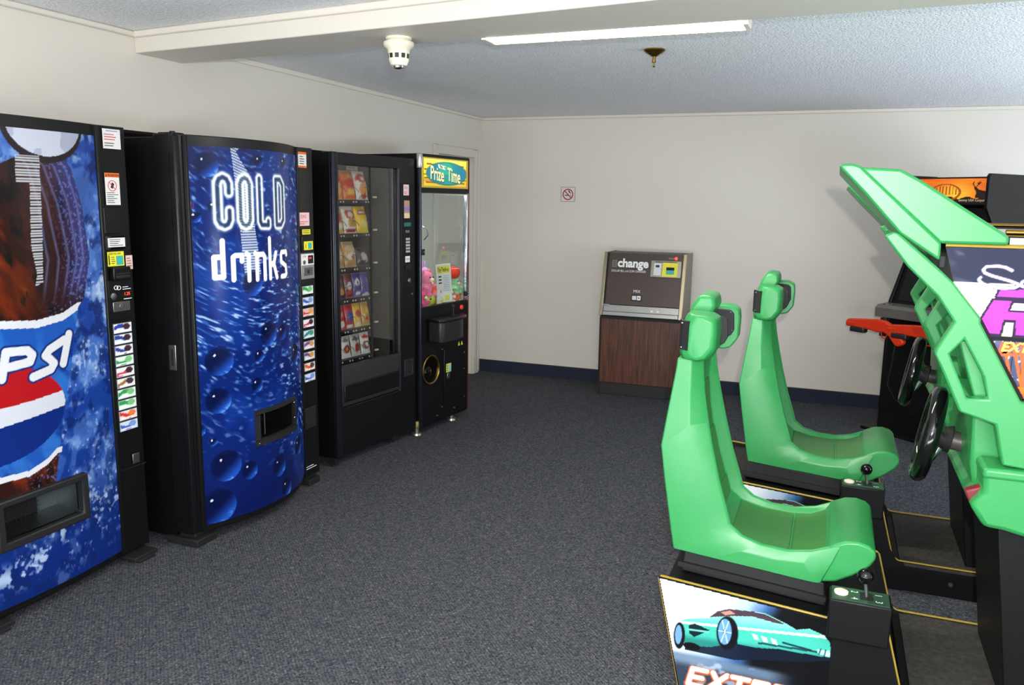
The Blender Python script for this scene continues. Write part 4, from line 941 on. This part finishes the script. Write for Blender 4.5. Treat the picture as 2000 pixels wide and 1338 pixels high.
# ------------------------------------------------------------------ twin driving games
PCARP = mat('charcoal_platform_carpet', (62, 60, 57), .9, var=.6, scale=55, bump=.5, bscale=350, spec=.1)
PBLK = mat('black_laminate', (12, 12, 13), .45, spec=.25, var=.12, bump=.08)
GRILLE = mat('black_speaker_grille', (22, 22, 24), .55, var=.5, scale=500, bump=.6, bscale=700)
PRINTY = print_mat('printed_vinyl', .5, spec=.15)
CAR = [(-0.377, 0.249), (-0.354, 0.261), (-0.282, 0.279), (-0.26, 0.306), (-0.226, 0.321), (-0.164, 0.329), (-0.109, 0.328), (-0.052, 0.309), (-0.019, 0.295), (0.018, 0.306), (0.062, 0.294), (0.082, 0.271), (0.085, 0.223), (0.04, 0.222), (-0.013, 0.219), (-0.068, 0.219), (-0.123, 0.209), (-0.191, 0.207), (-0.199, 0.24), (-0.218, 0.28), (-0.241, 0.285), (-0.254, 0.26), (-0.255, 0.215), (-0.245, 0.191), (-0.276, 0.178), (-0.358, 0.166), (-0.367, 0.216), (-0.379, 0.23)]
CGL = [(-0.285, 0.281), (-0.262, 0.306), (-0.226, 0.3215), (-0.153, 0.3285), (-0.108, 0.3255), (-0.052, 0.306), (-0.074, 0.303), (-0.152, 0.311), (-0.214, 0.300)]
def car_paint(X, Y):
    n = fbm(X*7, Y*9, 3); n2 = fbm(X*20, Y*30, 5)
    p = Paint(X, Y, (232, 236, 242))
    t = X+.95*(.388-Y)*.55-.10*(n-.5)
    p.mix((150, 178, 206), ss(-.30, -.16, t)*.8*(Y > .13)); p.mix((44, 84, 136), ss(-.17, -.08, t)*.9); p.mix((10, 12, 16), ss(-.10, -.03, t))
    p.mix((96, 118, 142), ss(.150, .128, Y)*ss(.0, -.1, X)*.9); p.mix((40, 52, 66), ss(.118, .085, Y)*.9)
    p.mix((186, 200, 214), ss(.6, .72, n2)*ss(.15, .12, Y)*ss(.0, -.2, X)*.6)
    p.mix((8, 9, 11), ss(-.02, .03, X-.25*(.2-Y)))
    p.mix((14, 22, 40), inside(X, Y, [(-.358, .150), (-.20, .150), (-.10, .172), (0, .190), (.088, .215), (.085, .240), (-.191, .215), (-.36, .175)])*.92)
    p.poly(CAR, (64, 178, 158))
    car = inside(X, Y, CAR)
    p.mix((150, 226, 204), car*ss(.27, .32, Y-.10*X)*.8); p.mix((26, 104, 100), car*ss(.235, .205, Y-.06*X)*.75); p.mix((200, 236, 226), car & (np.abs(Y-.262-.10*(X+.2)) < .0045))
    p.mix((30, 70, 80), car & (np.abs(Y-.232-.05*X) < .0035) & (X > -.13))
    p.poly(CGL, (70, 52, 62)); p.mix((206, 150, 130), inside(X, Y, [(-.25, .305), (-.222, .318), (-.205, .309), (-.235, .298)])*.8)
    p.poly([(-0.35, 0.239), (-0.33, 0.249), (-0.282, 0.236), (-0.33, 0.201), (-0.347, 0.212)], (14, 34, 38)); p.stroke([(-.352, .224), (-.285, .229)], .003, (110, 205, 186))
    for q in ((-.140, .246), (-.112, .244), (-.083, .243)): p.poly([(q[0]-.012, q[1]+.008), (q[0]+.006, q[1]+.005), (q[0]+.013, q[1]-.012), (q[0]-.002, q[1]-.010)], (196, 232, 222))
    p.stroke([(-.055, .243), (.028, .236)], .003, (16, 40, 50)); p.poly([(.045, .243), (.082, .246), (.084, .226), (.05, .228)], (176, 232, 232)); p.stroke([(.052, .228), (.056, .246)], .002, (20, 60, 70)); p.stroke([(.068, .226), (.07, .246)], .002, (20, 60, 70))
    p.ell(-.378, .196, .0185, .047, (14, 16, 22)); p.ell(-.381, .199, .011, .034, (104, 150, 196)); p.ell(-.336, .167, .028, .013, (12, 14, 18))
    p.ell(-.226, .238, .034, .058, (12, 14, 20)); p.ell(-.234, .241, .021, .045, (96, 146, 196)); p.ell(-.234, .241, .006, .012, (30, 50, 80))
    for a in range(6): p.stroke([(-.234, .241), (-.234+.02*math.cos(a*1.05), .241+.043*math.sin(a*1.05))], .0016, (190, 214, 236))
    # title letters
    def sh(pts): return [(x+.22*(z-.06), z) for x, z in pts]
    x0 = -.335
    for ch_ in 'EXTREME':
        G = {'E': [[(.045, .088), (0, .088), (0, .03), (.045, .03)], [(0, .059), (.038, .059)]], 'X': [[(0, .088), (.045, .03)], [(.045, .088), (0, .03)]], 'T': [[(-.004, .088), (.048, .088)], [(.022, .088), (.022, .03)]],
             'R': [[(0, .03), (0, .088), (.04, .088), (.045, .072), (.038, .058), (0, .058)], [(.018, .058), (.045, .03)]], 'M': [[(0, .03), (0, .088), (.025, .055), (.05, .088), (.05, .03)]]}[ch_]
        for st in G:
            q = [(x0+a, b) for a, b in st]
            p.stroke(sh(q), .0125, (196, 84, 40))
        for st in G: p.stroke(sh([(x0+a, b+.002) for a, b in st]), .0085, (236, 226, 214))
        x0 += .066
    return p.c
def rush_paint(X, Y):
    n = fbm(X*9, Y*9, 4)
    p = Paint(X, Y, (240, 236, 216)); p.mix((248, 236, 168), ss(.42, .62, n)*.7); p.mix((232, 210, 190), ss(.55, .7, fbm(X*5+3, Y*6, 8))*.5)
    p.mix((34, 38, 60), Y > 1.398); p.mix((74, 82, 108), (Y > 1.398)*ss(.5, .72, fbm(X*14, Y*26+X*8, 12))*.8)
    m = Y < 1.247; p.mix((66, 74, 104), m); p.mix((110, 100, 130), m*ss(.5, .65, fbm(X*18, Y*18, 15))*.7)
    p.mix((220, 214, 220), m & (vnoise(X*160, Y*160, 17) > .86)); p.mix((24, 24, 38), m & (np.mod(X*40, 1) < .12))
    for st in ([(.46, 1.21), (.50, 1.05)], [(.48, 1.22), (.55, .95)], [(.42, 1.20), (.8, 1.235)], [(.50, 1.21), (.515, 1.06)], [(.49, 1.11), (.8, 1.10)], [(.52, 1.22), (.62, .9)]): p.stroke(st, .0035, (220, 96, 40))
    p.mix((230, 110, 40), m*(np.abs(Y-1.11) < .008)); p.mix((16, 16, 24), np.abs(Y-1.249) < .006)
    PU, BK = (176, 62, 176), (40, 28, 60)
    def let(poly, hole=None):
        a = inside(X, Y, poly)
        if hole: a = a & ~inside(X, Y, hole)
        d = sdist(X, Y, poly+poly[:1])
        if hole: d = np.minimum(d, sdist(X, Y, hole+hole[:1]))
        p.mix(PU, a); p.mix(BK, d < .0032)
    Rp = [(.414, 1.355), (.575, 1.355), (.588, 1.330), (.560, 1.308), (.565, 1.257), (.474, 1.257), (.473, 1.297), (.448, 1.297), (.443, 1.257), (.372, 1.257)]
    let(Rp, [(.462, 1.350), (.456, 1.325), (.52, 1.325), (.525, 1.350)])
    let([(.420, 1.361), (.427, 1.386), (.575, 1.388), (.588, 1.361)])
    for k in range(3):
        x0 = .61+k*.17
        let([(x0+.03, 1.386), (x0+.08, 1.386), (x0+.06, 1.29), (x0+.10, 1.29), (x0+.115, 1.386), (x0+.165, 1.386), (x0+.14, 1.257), (x0, 1.257)])
    Sp = [(0.452, 1.435), (0.436, 1.443), (0.417, 1.446), (0.39, 1.443), (0.383, 1.434), (0.388, 1.426), (0.405, 1.419), (0.449, 1.407), (0.468, 1.400), (0.472, 1.395), (0.463, 1.389), (0.44, 1.386), (0.417, 1.387), (0.388, 1.395), (0.378, 1.402), (0.375, 1.408), (0.379, 1.413)]
    S2 = [(.500, 1.405), (.488, 1.412), (.478, 1.405), (.476, 1.396), (.486, 1.392), (.498, 1.40), (.505, 1.412), (.506, 1.396), (.52, 1.394), (.525, 1.41), (.53, 1.394), (.54, 1.408), (.552, 1.41), (.556, 1.394), (.58, 1.40)]
    for q in (Sp, S2): p.stroke(q, .0052, (60, 44, 110)); p.stroke(q, .0032, (250, 250, 252))
    return p.c
WING = [(0.127, 1.52), (0.15, 1.532), (0.166, 1.526), (0.267, 1.439), (0.309, 1.40), (0.387, 1.304), (0.387, 1.291), (0.441, 1.196), (0.505, 1.081), (.64, 1.066), (.64, .885), (0.479, .899), (0.469, 0.938), (0.451, 1.012), (0.359, 1.039), (0.291, 1.183), (0.283, 1.197), (0.286, 1.212), (0.323, 1.29), (0.275, 1.358), (0.193, 1.437)]
WHOLE = [(0.32, 1.2), (0.352, 1.243), (0.373, 1.206), (0.408, 1.144), (0.426, 1.082), (0.374, 1.079)]
def seat(parent, dx):
    yc = .318
    def sec(Rx, Rz, Bx, Bz, hw, hb, rec, crease=.58):
        f = Vector((Bx-Rx, 0, Bz-Rz)); L = f.length; f.normalize()
        def P(y, d): return (dx+Rx+f.x*d, yc+y, Rz+f.z*d)
        hi = hb-.014
        half = [(-hw, 0), (-hw, L*crease), (-hb-.004, L-.006), (-hb+.006, L), (-hi, L-.006), (-hi+.012, L-rec), (-.06, L-rec)]
        return [P(y, d) for y, d in half]+[P(-y, d) for y, d in half[::-1]]
    st = [(-.452, 1.10, -.372, 1.10, .190, .150, .006), (-.455, 1.06, -.368, 1.055, .198, .158, .018), (-.465, .98, -.358, .985, .208, .170, .035), (-.478, .88, -.338, .89, .218, .182, .045), (-.487, .807, -.322, .82, .224, .190, .050),
          (-.470, .70, -.290, .70, .230, .198, .052), (-.450, .585, -.262, .615, .232, .202, .050), (-.438, .515, -.246, .562, .232, .204, .050), (-.428, .457, -.205, .530, .232, .206, .050), (-.30, .445, -.14, .512, .232, .208, .042), (-.16, .434, -.06, .508, .232, .210, .034),
          (-.05, .424, .01, .522, .232, .212, .030), (.02, .418, .070, .548, .230, .214, .022), (.04, .418, .098, .560, .226, .212, .014)]
    b = MB(); b.loft([sec(*q) for q in st])
    s_ = b.build('seat', GREEN, parent, .006, smooth=32)
    s_['label'] = 'bright green moulded plastic bucket seat'
    # front roll
    rl = [(.02, .416), (.085, .428), (.13, .455), (.178, .495), (.194, .522), (.192, .545), (.172, .562), (.140, .570), (.105, .566), (.06, .545), (.03, .50)]
    MB().prism([(a+dx, c) for a, c in rl], yc-.218, yc+.218, 'y').build('front_roll', GREEN, s_, .008, smooth=40)
    # cushion insets (worn, darker olive green), with seams between them
    def cush(nm, pts, hw):
        k = MB(); secs = []
        for (xa, za, nx, nz) in pts:
            secs.append([(dx+xa-nx*.02, yc-hw, za-nz*.02), (dx+xa+nx*.002, yc-hw, za+nz*.002), (dx+xa+nx*.007, yc-hw+.02, za+nz*.007), (dx+xa+nx*.007, yc+hw-.02, za+nz*.007), (dx+xa+nx*.002, yc+hw, za+nz*.002), (dx+xa-nx*.02, yc+hw, za-nz*.02)])
        k.loft(secs); k.build(nm, GREEN2, s_, .003, smooth=40)
    def ctr(i, t=0):
        def g(j):
            Rx, Rz, Bx, Bz, hw, hb, rec = st[j]; f = Vector((Bx-Rx, Bz-Rz)); L = f.length; f.normalize(); return (Rx+f.x*(L-rec), Rz+f.y*(L-rec), f.x, f.y)
        a, b_ = g(i), g(min(i+1, len(st)-1)); return tuple(a[k]*(1-t)+b_[k]*t for k in range(4))
    cush('back_cushion', [ctr(2), ctr(3), ctr(4, -.0)], .132); cush('back_cushion', [ctr(4, .12), ctr(5), ctr(5, .75)], .158); cush('back_cushion', [ctr(5, .9), ctr(6), ctr(7)], .168)
    cush('seat_cushion', [ctr(8, .0), ctr(8, .5), ctr(9), ctr(10, 0.25)], .176); cush('seat_cushion', [ctr(10, .36), ctr(11), ctr(11, .9)], .180)
    # head block and side pods with speakers
    MB().prism([(dx-.452, 1.06), (dx-.448, 1.20), (dx-.432, 1.262), (dx-.408, 1.300), (dx-.362, 1.298), (dx-.352, 1.262), (dx-.385, 1.20), (dx-.385, 1.06)], yc-.088, yc+.088, 'y').build('head_block', GREEN, s_, .012, smooth=40)
    for sd_ in (-1, 1):
        secs = []; fx_ = -.030 if sd_ < 0 else .006
        for yy, xr, xf, zt, zb in ((.092, -.450, -.296+fx_, 1.252, 1.092), (.172, -.450, -.298+fx_, 1.252, 1.092), (.198, -.438, -.301+fx_, 1.250, 1.095), (.212, -.416, -.312+fx_, 1.245, 1.102)):
            secs.append([(dx+xr, yc+sd_*yy, zb+.022), (dx+xr+.006, yc+sd_*yy, zt-.035), (dx+xr+.022, yc+sd_*yy, zt-.002), (dx+xf-.03, yc+sd_*yy, zt-.004), (dx+xf-.004, yc+sd_*yy, zt-.018), (dx+xf, yc+sd_*yy, zt-.05), (dx+xf-.002, yc+sd_*yy, zb+.042), (dx+xf-.026, yc+sd_*yy, zb+.008), (dx+xf-.050, yc+sd_*yy, zb), (dx+xr+.012, yc+sd_*yy, zb+.004)])
        MB().loft(secs).build('speaker_pod', GREEN, s_, .006, smooth=42)
        pv = [(-.4525, .160), (-.4500, .1735), (-.4385, .1985), (-.4185, .2115)]   # rear outer edge of the pod
        def rv(i, z, o):
            nv = ((-1, .1), (-.93, .35), (-.72, .69), (-.5, .87))[i]; q = pv[i]; return (dx+q[0]+nv[0]*o, yc+sd_*(q[1]+nv[1]*o), z)
        vp_ = [rv(i, z, o) for o in (.002, -.006) for z in (1.130, 1.226) for i in range(4)]
        MB().add(vp_, [(i, i+1, 4+i+1, 4+i) for i in range(3)]+[(8+i, 12+i, 12+i+1, 8+i+1) for i in range(3)]+[(i, 8+i, 8+i+1, i+1) for i in range(3)]+[(4+i, 4+i+1, 12+i+1, 12+i) for i in range(3)]+[(0, 4, 12, 8), (3, 11, 15, 7)]).build('rear_vent', GRILLE, s_)
        for z_ in (1.138, 1.218): MB().ball(rv(2, z_, .003), .0035, n=8, m=5).build('screw', CHROME, s_)
        MB().prism([(dx-.392, 1.238), (dx-.322, 1.234), (dx-.310, 1.222), (dx-.306, 1.165), (dx-.316, 1.146), (dx-.362, 1.112), (dx-.392, 1.114)], *(sorted((yc+sd_*.0865, yc+sd_*.0935))), 'y').build('speaker_grille', GRILLE, s_, .003)
        for (a_, c_) in ((-.322, 1.226), (-.314, 1.162), (-.382, 1.228), (-.378, 1.122)): MB().ball((dx+a_, yc+sd_*.0865, c_), .003, n=8, m=5).build('screw', CHROME, s_)
    return s_

def race_game(label, loc, seat_dx, wing_dx, vz=0):
    t = thing('driving_game', label, 'arcade game', loc, 0, 'twin driving games')
    PN = [(-.456, .388), (.065, .347), (.236, .341), (.280, .179), (.31, .130), (.34, .125), (.34, 0), (-.37, 0)]
    for k, (a, b_) in enumerate(((0, .018), (.612, .63))):
        pn = MB().prism(PN, a, b_, 'y').build('side_panel', PBLK, t)
        y_ = -.001 if k == 0 else .631
        MB().tube([(-.371, (a+b_)/2, .0), (-.456, (a+b_)/2, .382), (-.450, (a+b_)/2, .389), (.062, (a+b_)/2, .349), (.232, (a+b_)/2, .343), (.240, (a+b_)/2, .335), (.282, (a+b_)/2, .18), (.29, (a+b_)/2, .145), (.318, (a+b_)/2, .128), (1.2, (a+b_)/2, .1265)], .0042, 6).build('edge_trim', GOLD, pn, smooth=60)
    painted('side_graphic', t, PRINTY, -.456, .085, 0, .39, .0023, car_paint, lambda b, z: (b, -.0012, z), keep=lambda b, z: inside(b, z, [(-.452, .384), (.085, .341), (.085, .002), (-.366, .002)]))
    MB().prism([(-.43, .375), (.22, .325), (.262, .17), (.30, .10), (.30, 0), (-.35, 0)], .018, .612, 'y').build('seat_base', PBLK, t)
    MB().prism([(-.40+seat_dx*.6, .376), (-.39+seat_dx*.6, .452), (.05+seat_dx*.6, .416), (.06+seat_dx*.6, .338)], .105, .535, 'y').build('seat_rail', GREYPL, t, .004)
    MB().prism([(-.41, .395), (-.41, .412), (.06, .374), (.06, .357)], .092, .105, 'y').build('rail_edge', RUBBER, t)
    box('platform', PBLK, t, .30, 1.25, .006, .624, .0, .112, .002); box('platform_carpet', PCARP, t, .325, 1.25, .006, .624, .112, .122)
    for x_ in (.52, .70): MB().lathe([(.009, 0), (.009, .004), (.004, .005)], (x_, .006-.005, .06), axis='y', n=10).build('bolt', STEEL, t)
    seat(t, seat_dx)
    # shifter
    sb = box('shifter_box', PBLK, t, .066, .236, -.082, .012, .328, .455, .005)
    box('shifter_plate', mat('shifter_green_plate', (30, 66, 44), .4), sb, .072, .230, -.078, .008, .455, .458)
    MB().lathe([(.020, 0), (.020, .006), (.014, .009)], (.098, -.035, .458), n=22).build('view_button', CREAM, sb, smooth=40)
    MB().cyl((.168, -.035, .455), (.162, -.035, .505), .0055, n=10).build('shift_lever', STEEL, sb, smooth=40); MB().ball((.160, -.035, .522), .0235, n=20, m=12).build('shift_knob', mat('gloss_black', (10, 10, 11), .08), sb, smooth=60)
    box('shift_gate', RUBBER, sb, .150, .186, -.060, -.010, .458, .4595)
    for tx, (x_, y_) in (('2', (.132, -.018)), ('4', (.132, -.062)), ('1', (.198, -.018)), ('3', (.198, -.062))): text('lettering', tx, .028, lambda a, c: (x_-.006+c, y_+.006-a, .4605), WTEXT, sb)
    MB().tube([(.105, -.006, .305), (.118, -.006, .292), (.160, -.006, .292), (.172, -.006, .308)], .003, 6).ball((.138, -.004, .302), .006).build('lock_hasp', RUBBER, t, smooth=60)
    # front cabinet
    body = [(.285, 1.497), (1.18, 1.497), (1.18, .122), (.70, .122), (.70, .88), (.53, 1.06), (.40, 1.28), (.315, 1.392)]
    MB().prism(body, .022, .608, 'y').build('cabinet', PBLK, t)
    painted('cabinet_graphic', t, PRINTY, .285, 1.10, .72, 1.494, .0027, rush_paint, lambda b, z: (b, .0206, z), keep=lambda b, z: inside(b, z, [(q[0]+.002, q[1]) for q in body]))
    text('lettering', 'EXTREME', .036, lambda a, c: (.446+a, .0192, 1.2145+c), mat('sign_yellow', (240, 214, 70), .5), t, shear=.25, offset=.0012); text('lettering_shadow', 'EXTREME', .036, lambda a, c: (.442+a, .0200, 1.2120+c), mat('sign_orange_red', (214, 74, 30), .5), t, shear=.25, offset=.004)
    MB().tube([(.285, .016, 1.499), (1.18, .016, 1.499)], .0055, 6).build('edge_trim', GOLD, t, smooth=60)
    MB().tube([(.387, .012, 1.296), (.441, .012, 1.200), (.507, .012, 1.085)], .007, 6).build('rubber_edge', RUBBER, t, smooth=60)
    box('hinge', RUBBER, t, .270, .288, -.004, .022, 1.435, 1.470, .004)
    # roof rail bracket
    box('roof_bracket', STEEL, t, .44, .95, .03, .05, 1.50, 1.522); MB().cyl((.44, .10, 1.535), (.95, .10, 1.535), .008).build('roof_rail', BRASS, t, smooth=40)
    # screen
    MB().add([(.30, .05, 1.46), (.30, .58, 1.46), (.535, .58, 1.065), (.535, .05, 1.065)], [(0, 1, 2, 3)]).build('screen', mat('dark_screen', (16, 18, 22), .08), t)
    # visor
    MB().prism([(.046, 1.708+vz), (.154, 1.703+vz), (.208, 1.673+vz*.7), (.433, 1.527), (.434, 1.503), (.281, 1.5025), (.268, 1.5025)], .0, .63, 'y').build('visor', GREEN, t, .008, smooth=40)
    MB().prism([(-.007, 1.711+vz), (.003, 1.7165+vz), (.028, 1.718+vz), (.051, 1.711+vz), (.272, 1.504), (.273, 1.455), (.166, 1.526+vz*.6), (.113, 1.584+vz*.8), (.069, 1.633+vz)], -.006, .636, 'y').build('visor_brow', GREEN, t, .007, smooth=40)
    for k, (a, b_, d_) in enumerate(((-.012, .030, 0), (.600, .642, wing_dx))):
        MB().prism([(x_+d_, z_) for x_, z_ in WING], a, b_, 'y', holes=[[(x_+d_, z_) for x_, z_ in WHOLE]]).build('shroud_frame', GREEN, t, .006, smooth=40)
        # inner return of the shroud with its slots
        yi = (b_, b_+.05) if k == 0 else (a-.05, a)
        MB().prism([(.345+d_, 1.235), (.40+d_, 1.235), (.52+d_, 1.065), (.40+d_, 1.065)], *yi, 'y').build('shroud_return', GREEN, t, .005)
    # dash
    MB().prism([(.437, .886), (.72, .886), (.72, .70), (.553, .704), (.497, .716), (.449, .719), (.408, .779), (.439, .817), (.435, .856)], -.03, .66, 'y').build('dash_lower', GREEN, t, .014, smooth=40)
    MB().prism([(.432, .893), (.72, .893), (.72, .862), (.430, .862)], -.036, .666, 'y').build('dash_ledge', GREEN, t, .010, smooth=40)
    MB().prism([(.410, 1.035), (.50, 1.035), (.54, .76), (.440, .745), (.418, .86)], .095, .535, 'y').build('dash_panel', GREEN, t, .010, smooth=40)
    MB().prism([(.400, .805), (.44, .825), (.432, .765), (.412, .775)], .012, .05, 'y').build('ignition_switch', mat('red_switch', (120, 30, 40), .4), t, .004)
    # steering wheel, tilted
    tilt = R(9.5); wc = Vector((.326, .318, .886)); yw = R(4.5); nx = Vector((-math.cos(tilt)*math.cos(yw), math.sin(yw), math.sin(tilt))).normalized(); uy = Vector((math.sin(yw), math.cos(yw), 0)); ux = nx.cross(uy).normalized(); ux = ux if ux.z > 0 else -ux
    wh = MB().tube([wc+(ux*math.cos(a)+uy*math.sin(a))*.133 for a in np.linspace(0, 2*math.pi, 48, endpoint=False)], .0245, 16, True).build('steering_wheel', mat('gloss_black_rim', (11, 11, 12), .12), t, smooth=80)
    hub = wc-nx*.045
    MB().cyl(hub+nx*.014, hub-nx*.022, .030, .046, n=24).build('wheel_hub', RUBBER, wh, .004); MB().cyl(hub-nx*.012, hub-nx*.095, .030, n=24).build('steering_column', mat('brown_grey_column', (70, 62, 60), .4), t, smooth=40)
    for a in (math.pi, math.pi/3, -math.pi/3):
        e_ = (ux*math.cos(a)+uy*math.sin(a)); MB().tube([hub+e_*.03, wc-nx*.03+e_*.08, wc+e_*.135], [.009, .007, .006], 8).build('wheel_spoke', CHROME, wh, smooth=60)
    # pedestal under the dash
    MB().prism([(.50, .705), (.575, .122), (1.10, .122), (1.10, .705)], .07, .56, 'y').build('pedestal', PBLK, t, .004)
    box('pedestal_plate', SATIN, t, .64, 1.05, .064, .070, .15, .66, .002)
    for (x_, z_) in ((.60, .62), (.62, .40), (.66, .30), (.64, .18)): MB().lathe([(.007, 0), (.007, -.008), (.003, -.010)], (x_, .066, z_), axis='y', n=10).build('bolt', STEEL, t)
    return t
race_game('nearer green driving game with car graphic on its black base', (0, 2.54, 0), 0.0, .03)
race_game('farther green driving game standing behind the nearer one', (.035, 3.63, 0), .100, .03, -.032)

# ------------------------------------------------------------------ hunting game in the far corner
hg = thing('hunting_game', 'black hunting arcade cabinet with sunset deer sign in the far corner', 'arcade game', (.385, 6.36, 0), R(-128))
HW = .65
box('base_plate', PBLK, hg, -.60, .07, -.085, HW+.085, 0, .022, .003)
prof = [(.0, .022), (.0, .86), (-.02, .94), (-.14, 1.22), (-.20, 1.50), (-.20, 1.60), (-.10, 1.62), (-.10, 1.80), (-.45, 1.80), (-.66, 1.60), (-.66, .022)]
MB().prism(prof, .022, HW-.022, 'y').build('cabinet', PBLK, hg)
sp_ = [(.0, .022), (.006, .86), (.002, .945), (-.125, 1.215), (-.10, 1.42), (.045, 1.60), (.05, 1.80), (.035, 1.815), (-.40, 1.815), (-.56, 1.70), (-.66, 1.60), (-.66, .022)]
MB().prism(sp_, 0, .022, 'y').build('side_panel', PBLK, hg, .004); MB().prism(sp_, HW-.022, HW, 'y').build('side_panel', PBLK, hg, .004)
MB().add([(-.018, .06, .955), (-.018, HW-.06, .955), (-.155, HW-.06, 1.34), (-.155, .06, 1.34)], [(0, 1, 2, 3)]).build('screen', mat('dark_screen', (16, 18, 22), .08), hg)
CPG = mat('grey_control_plate', (120, 118, 114), .4, .5)
box('control_panel', PBLK, hg, 0, .115, .0, HW, .845, .905, .004); MB().prism([(.122, .84), (.125, .905), (.10, .925), (-.01, .932), (-.01, .905), (.11, .90), (.11, .84)], -.012, HW+.012, 'y').build('control_plate', CPG, hg, .003)
for (x_, y_) in ((.09, .03), (.09, .10), (.03, .03), (.03, .10)): MB().ball((x_, y_, .927), .005, n=8, m=5).build('screw', RUBBER, hg)
def deer_paint(X, Y):
    u = (X-.03)/(.62-.03); v = (Y-1.635)/(1.79-1.635); p = Paint(u, v, (216, 92, 26))
    p.mix((252, 186, 50), np.exp(-((u-.55)/.24)**2-((v-.35)/.5)**2)); p.mix((170, 62, 26), ss(.78, 1.0, u)*.7*ss(.2, .9, v)); p.mix((250, 150, 40), ss(.55, .7, fbm(u*3, v*14, 3))*.5)
    D = (34, 24, 20)
    p.mix(D, v < .20+.05*np.sin(u*30)+.10*ss(.75, .95, u))
    p.poly([(.765, .20), (.775, .42), (.745, .60), (.750, .66), (.775, .64), (.80, .55), (.845, .50), (.885, .48), (.90, .20)], D)
    for st in ([(.757, .64), (.735, .76), (.742, .86)], [(.735, .76), (.722, .80)], [(.768, .64), (.795, .74), (.805, .88)], [(.795, .74), (.78, .82)], [(.80, .78), (.82, .84)]): p.mix(D, sdist(u, v*.3, [(a, b*.3) for a, b in st]) < .0055)
    p.mix((150, 80, 20), (np.abs(np.hypot((u-.42)/.17, (v-.42)/.34)-1) < .09)); p.mix((120, 66, 20), (np.hypot((u-.42)/.15, (v-.42)/.28) < 1) & (np.mod(u*26, 1) < .35) & (np.abs(v-.5) < .18))
    return p.c
painted('marquee', hg, print_mat('backlit_sunset_sign', .3, emit=.55), .03, .62, 1.635, 1.790, .004, deer_paint, lambda b, z: (-.096, b, z))
box('marquee_backing', RUBBER, hg, -.10, -.0985, .025, HW-.025, 1.625, 1.80)
text('lettering', 'Sammy USA Corporation', .022, lambda a, c: (-.094, .375+a, 1.643+c), mat('pale_print', (236, 214, 170), .5, emit=.3), hg, sx=.95)
box('coin_button', mat('red_button', (180, 30, 26), .4, emit=.2), hg, 0, .008, .31, .345, .50, .535, .003)
box('coin_door', SATIN, hg, 0, .006, .22, .46, .16, .46, .003)
for y_ in (.075, .385): MB().box(.0, .17, y_, y_+.03, .755, .78).box(.15, .175, y_-.004, y_+.034, .715, .845).build('gun_holder', RUBBER, hg, .004)
GUNM = mat('orange_red_plastic', (216, 52, 20), .35, var=.05)
def gun(label, u0, out):
    g_ = thing('toy_shotgun', label, 'light gun', (0, 0, 0), 0, 'light guns of the hunting game')
    g_.matrix_world = Matrix.Translation((.385, 6.36, 0)) @ Matrix.Rotation(R(-128), 4, 'Z') @ Matrix.Translation((out, u0, .785)) @ Matrix.Diagonal((1.1, .95, 1.2, 1))
    MB().prism([(-.20, -.022), (-.205, .006), (-.195, .022), (-.02, .036), (.055, .040), (.105, .036), (.16, .018), (.225, -.030), (.265, -.062), (.258, -.082), (.225, -.098), (.200, -.092), (.150, -.048), (.105, -.030), (.05, -.034), (-.005, -.028)], -.020, .020, 'x').build('body', GUNM, g_, .008, smooth=40)
    MB().cyl((0, -.21, -.004), (0, -.14, .0), .022, n=16).build('barrel', GUNM, g_, smooth=40); MB().cyl((0, -.2125, -.004), (0, -.2095, -.004), .019, n=16).build('muzzle', RUBBER, g_)
    MB().box(-.024, .024, -.175, -.055, -.052, -.020).build('fore_end', GREYPL, g_, .008)
    MB().tube([(0, .075, -.034), (0, .082, -.062), (0, .108, -.066), (0, .122, -.040)], .005, 6).build('trigger_guard', GUNM, g_, smooth=60)
    MB().box(-.003, .003, .098, .104, -.052, -.034).build('trigger', RUBBER, g_)
    return g_
gun('orange toy shotgun in the left holder of the hunting game', .035, .20)
gun('orange toy shotgun in the right holder of the hunting game', .36, .20)
cbp = [Vector((.16, .12, .74)), Vector((.13, .17, .66)), Vector((.09, .13, .50)), Vector((.07, .10, .36)), Vector((.03, .14, .26)), Vector((.006, .16, .24))]
MB().tube(cbp, .005, 8).build('gun_cable', RUBBER, hg, smooth=60)
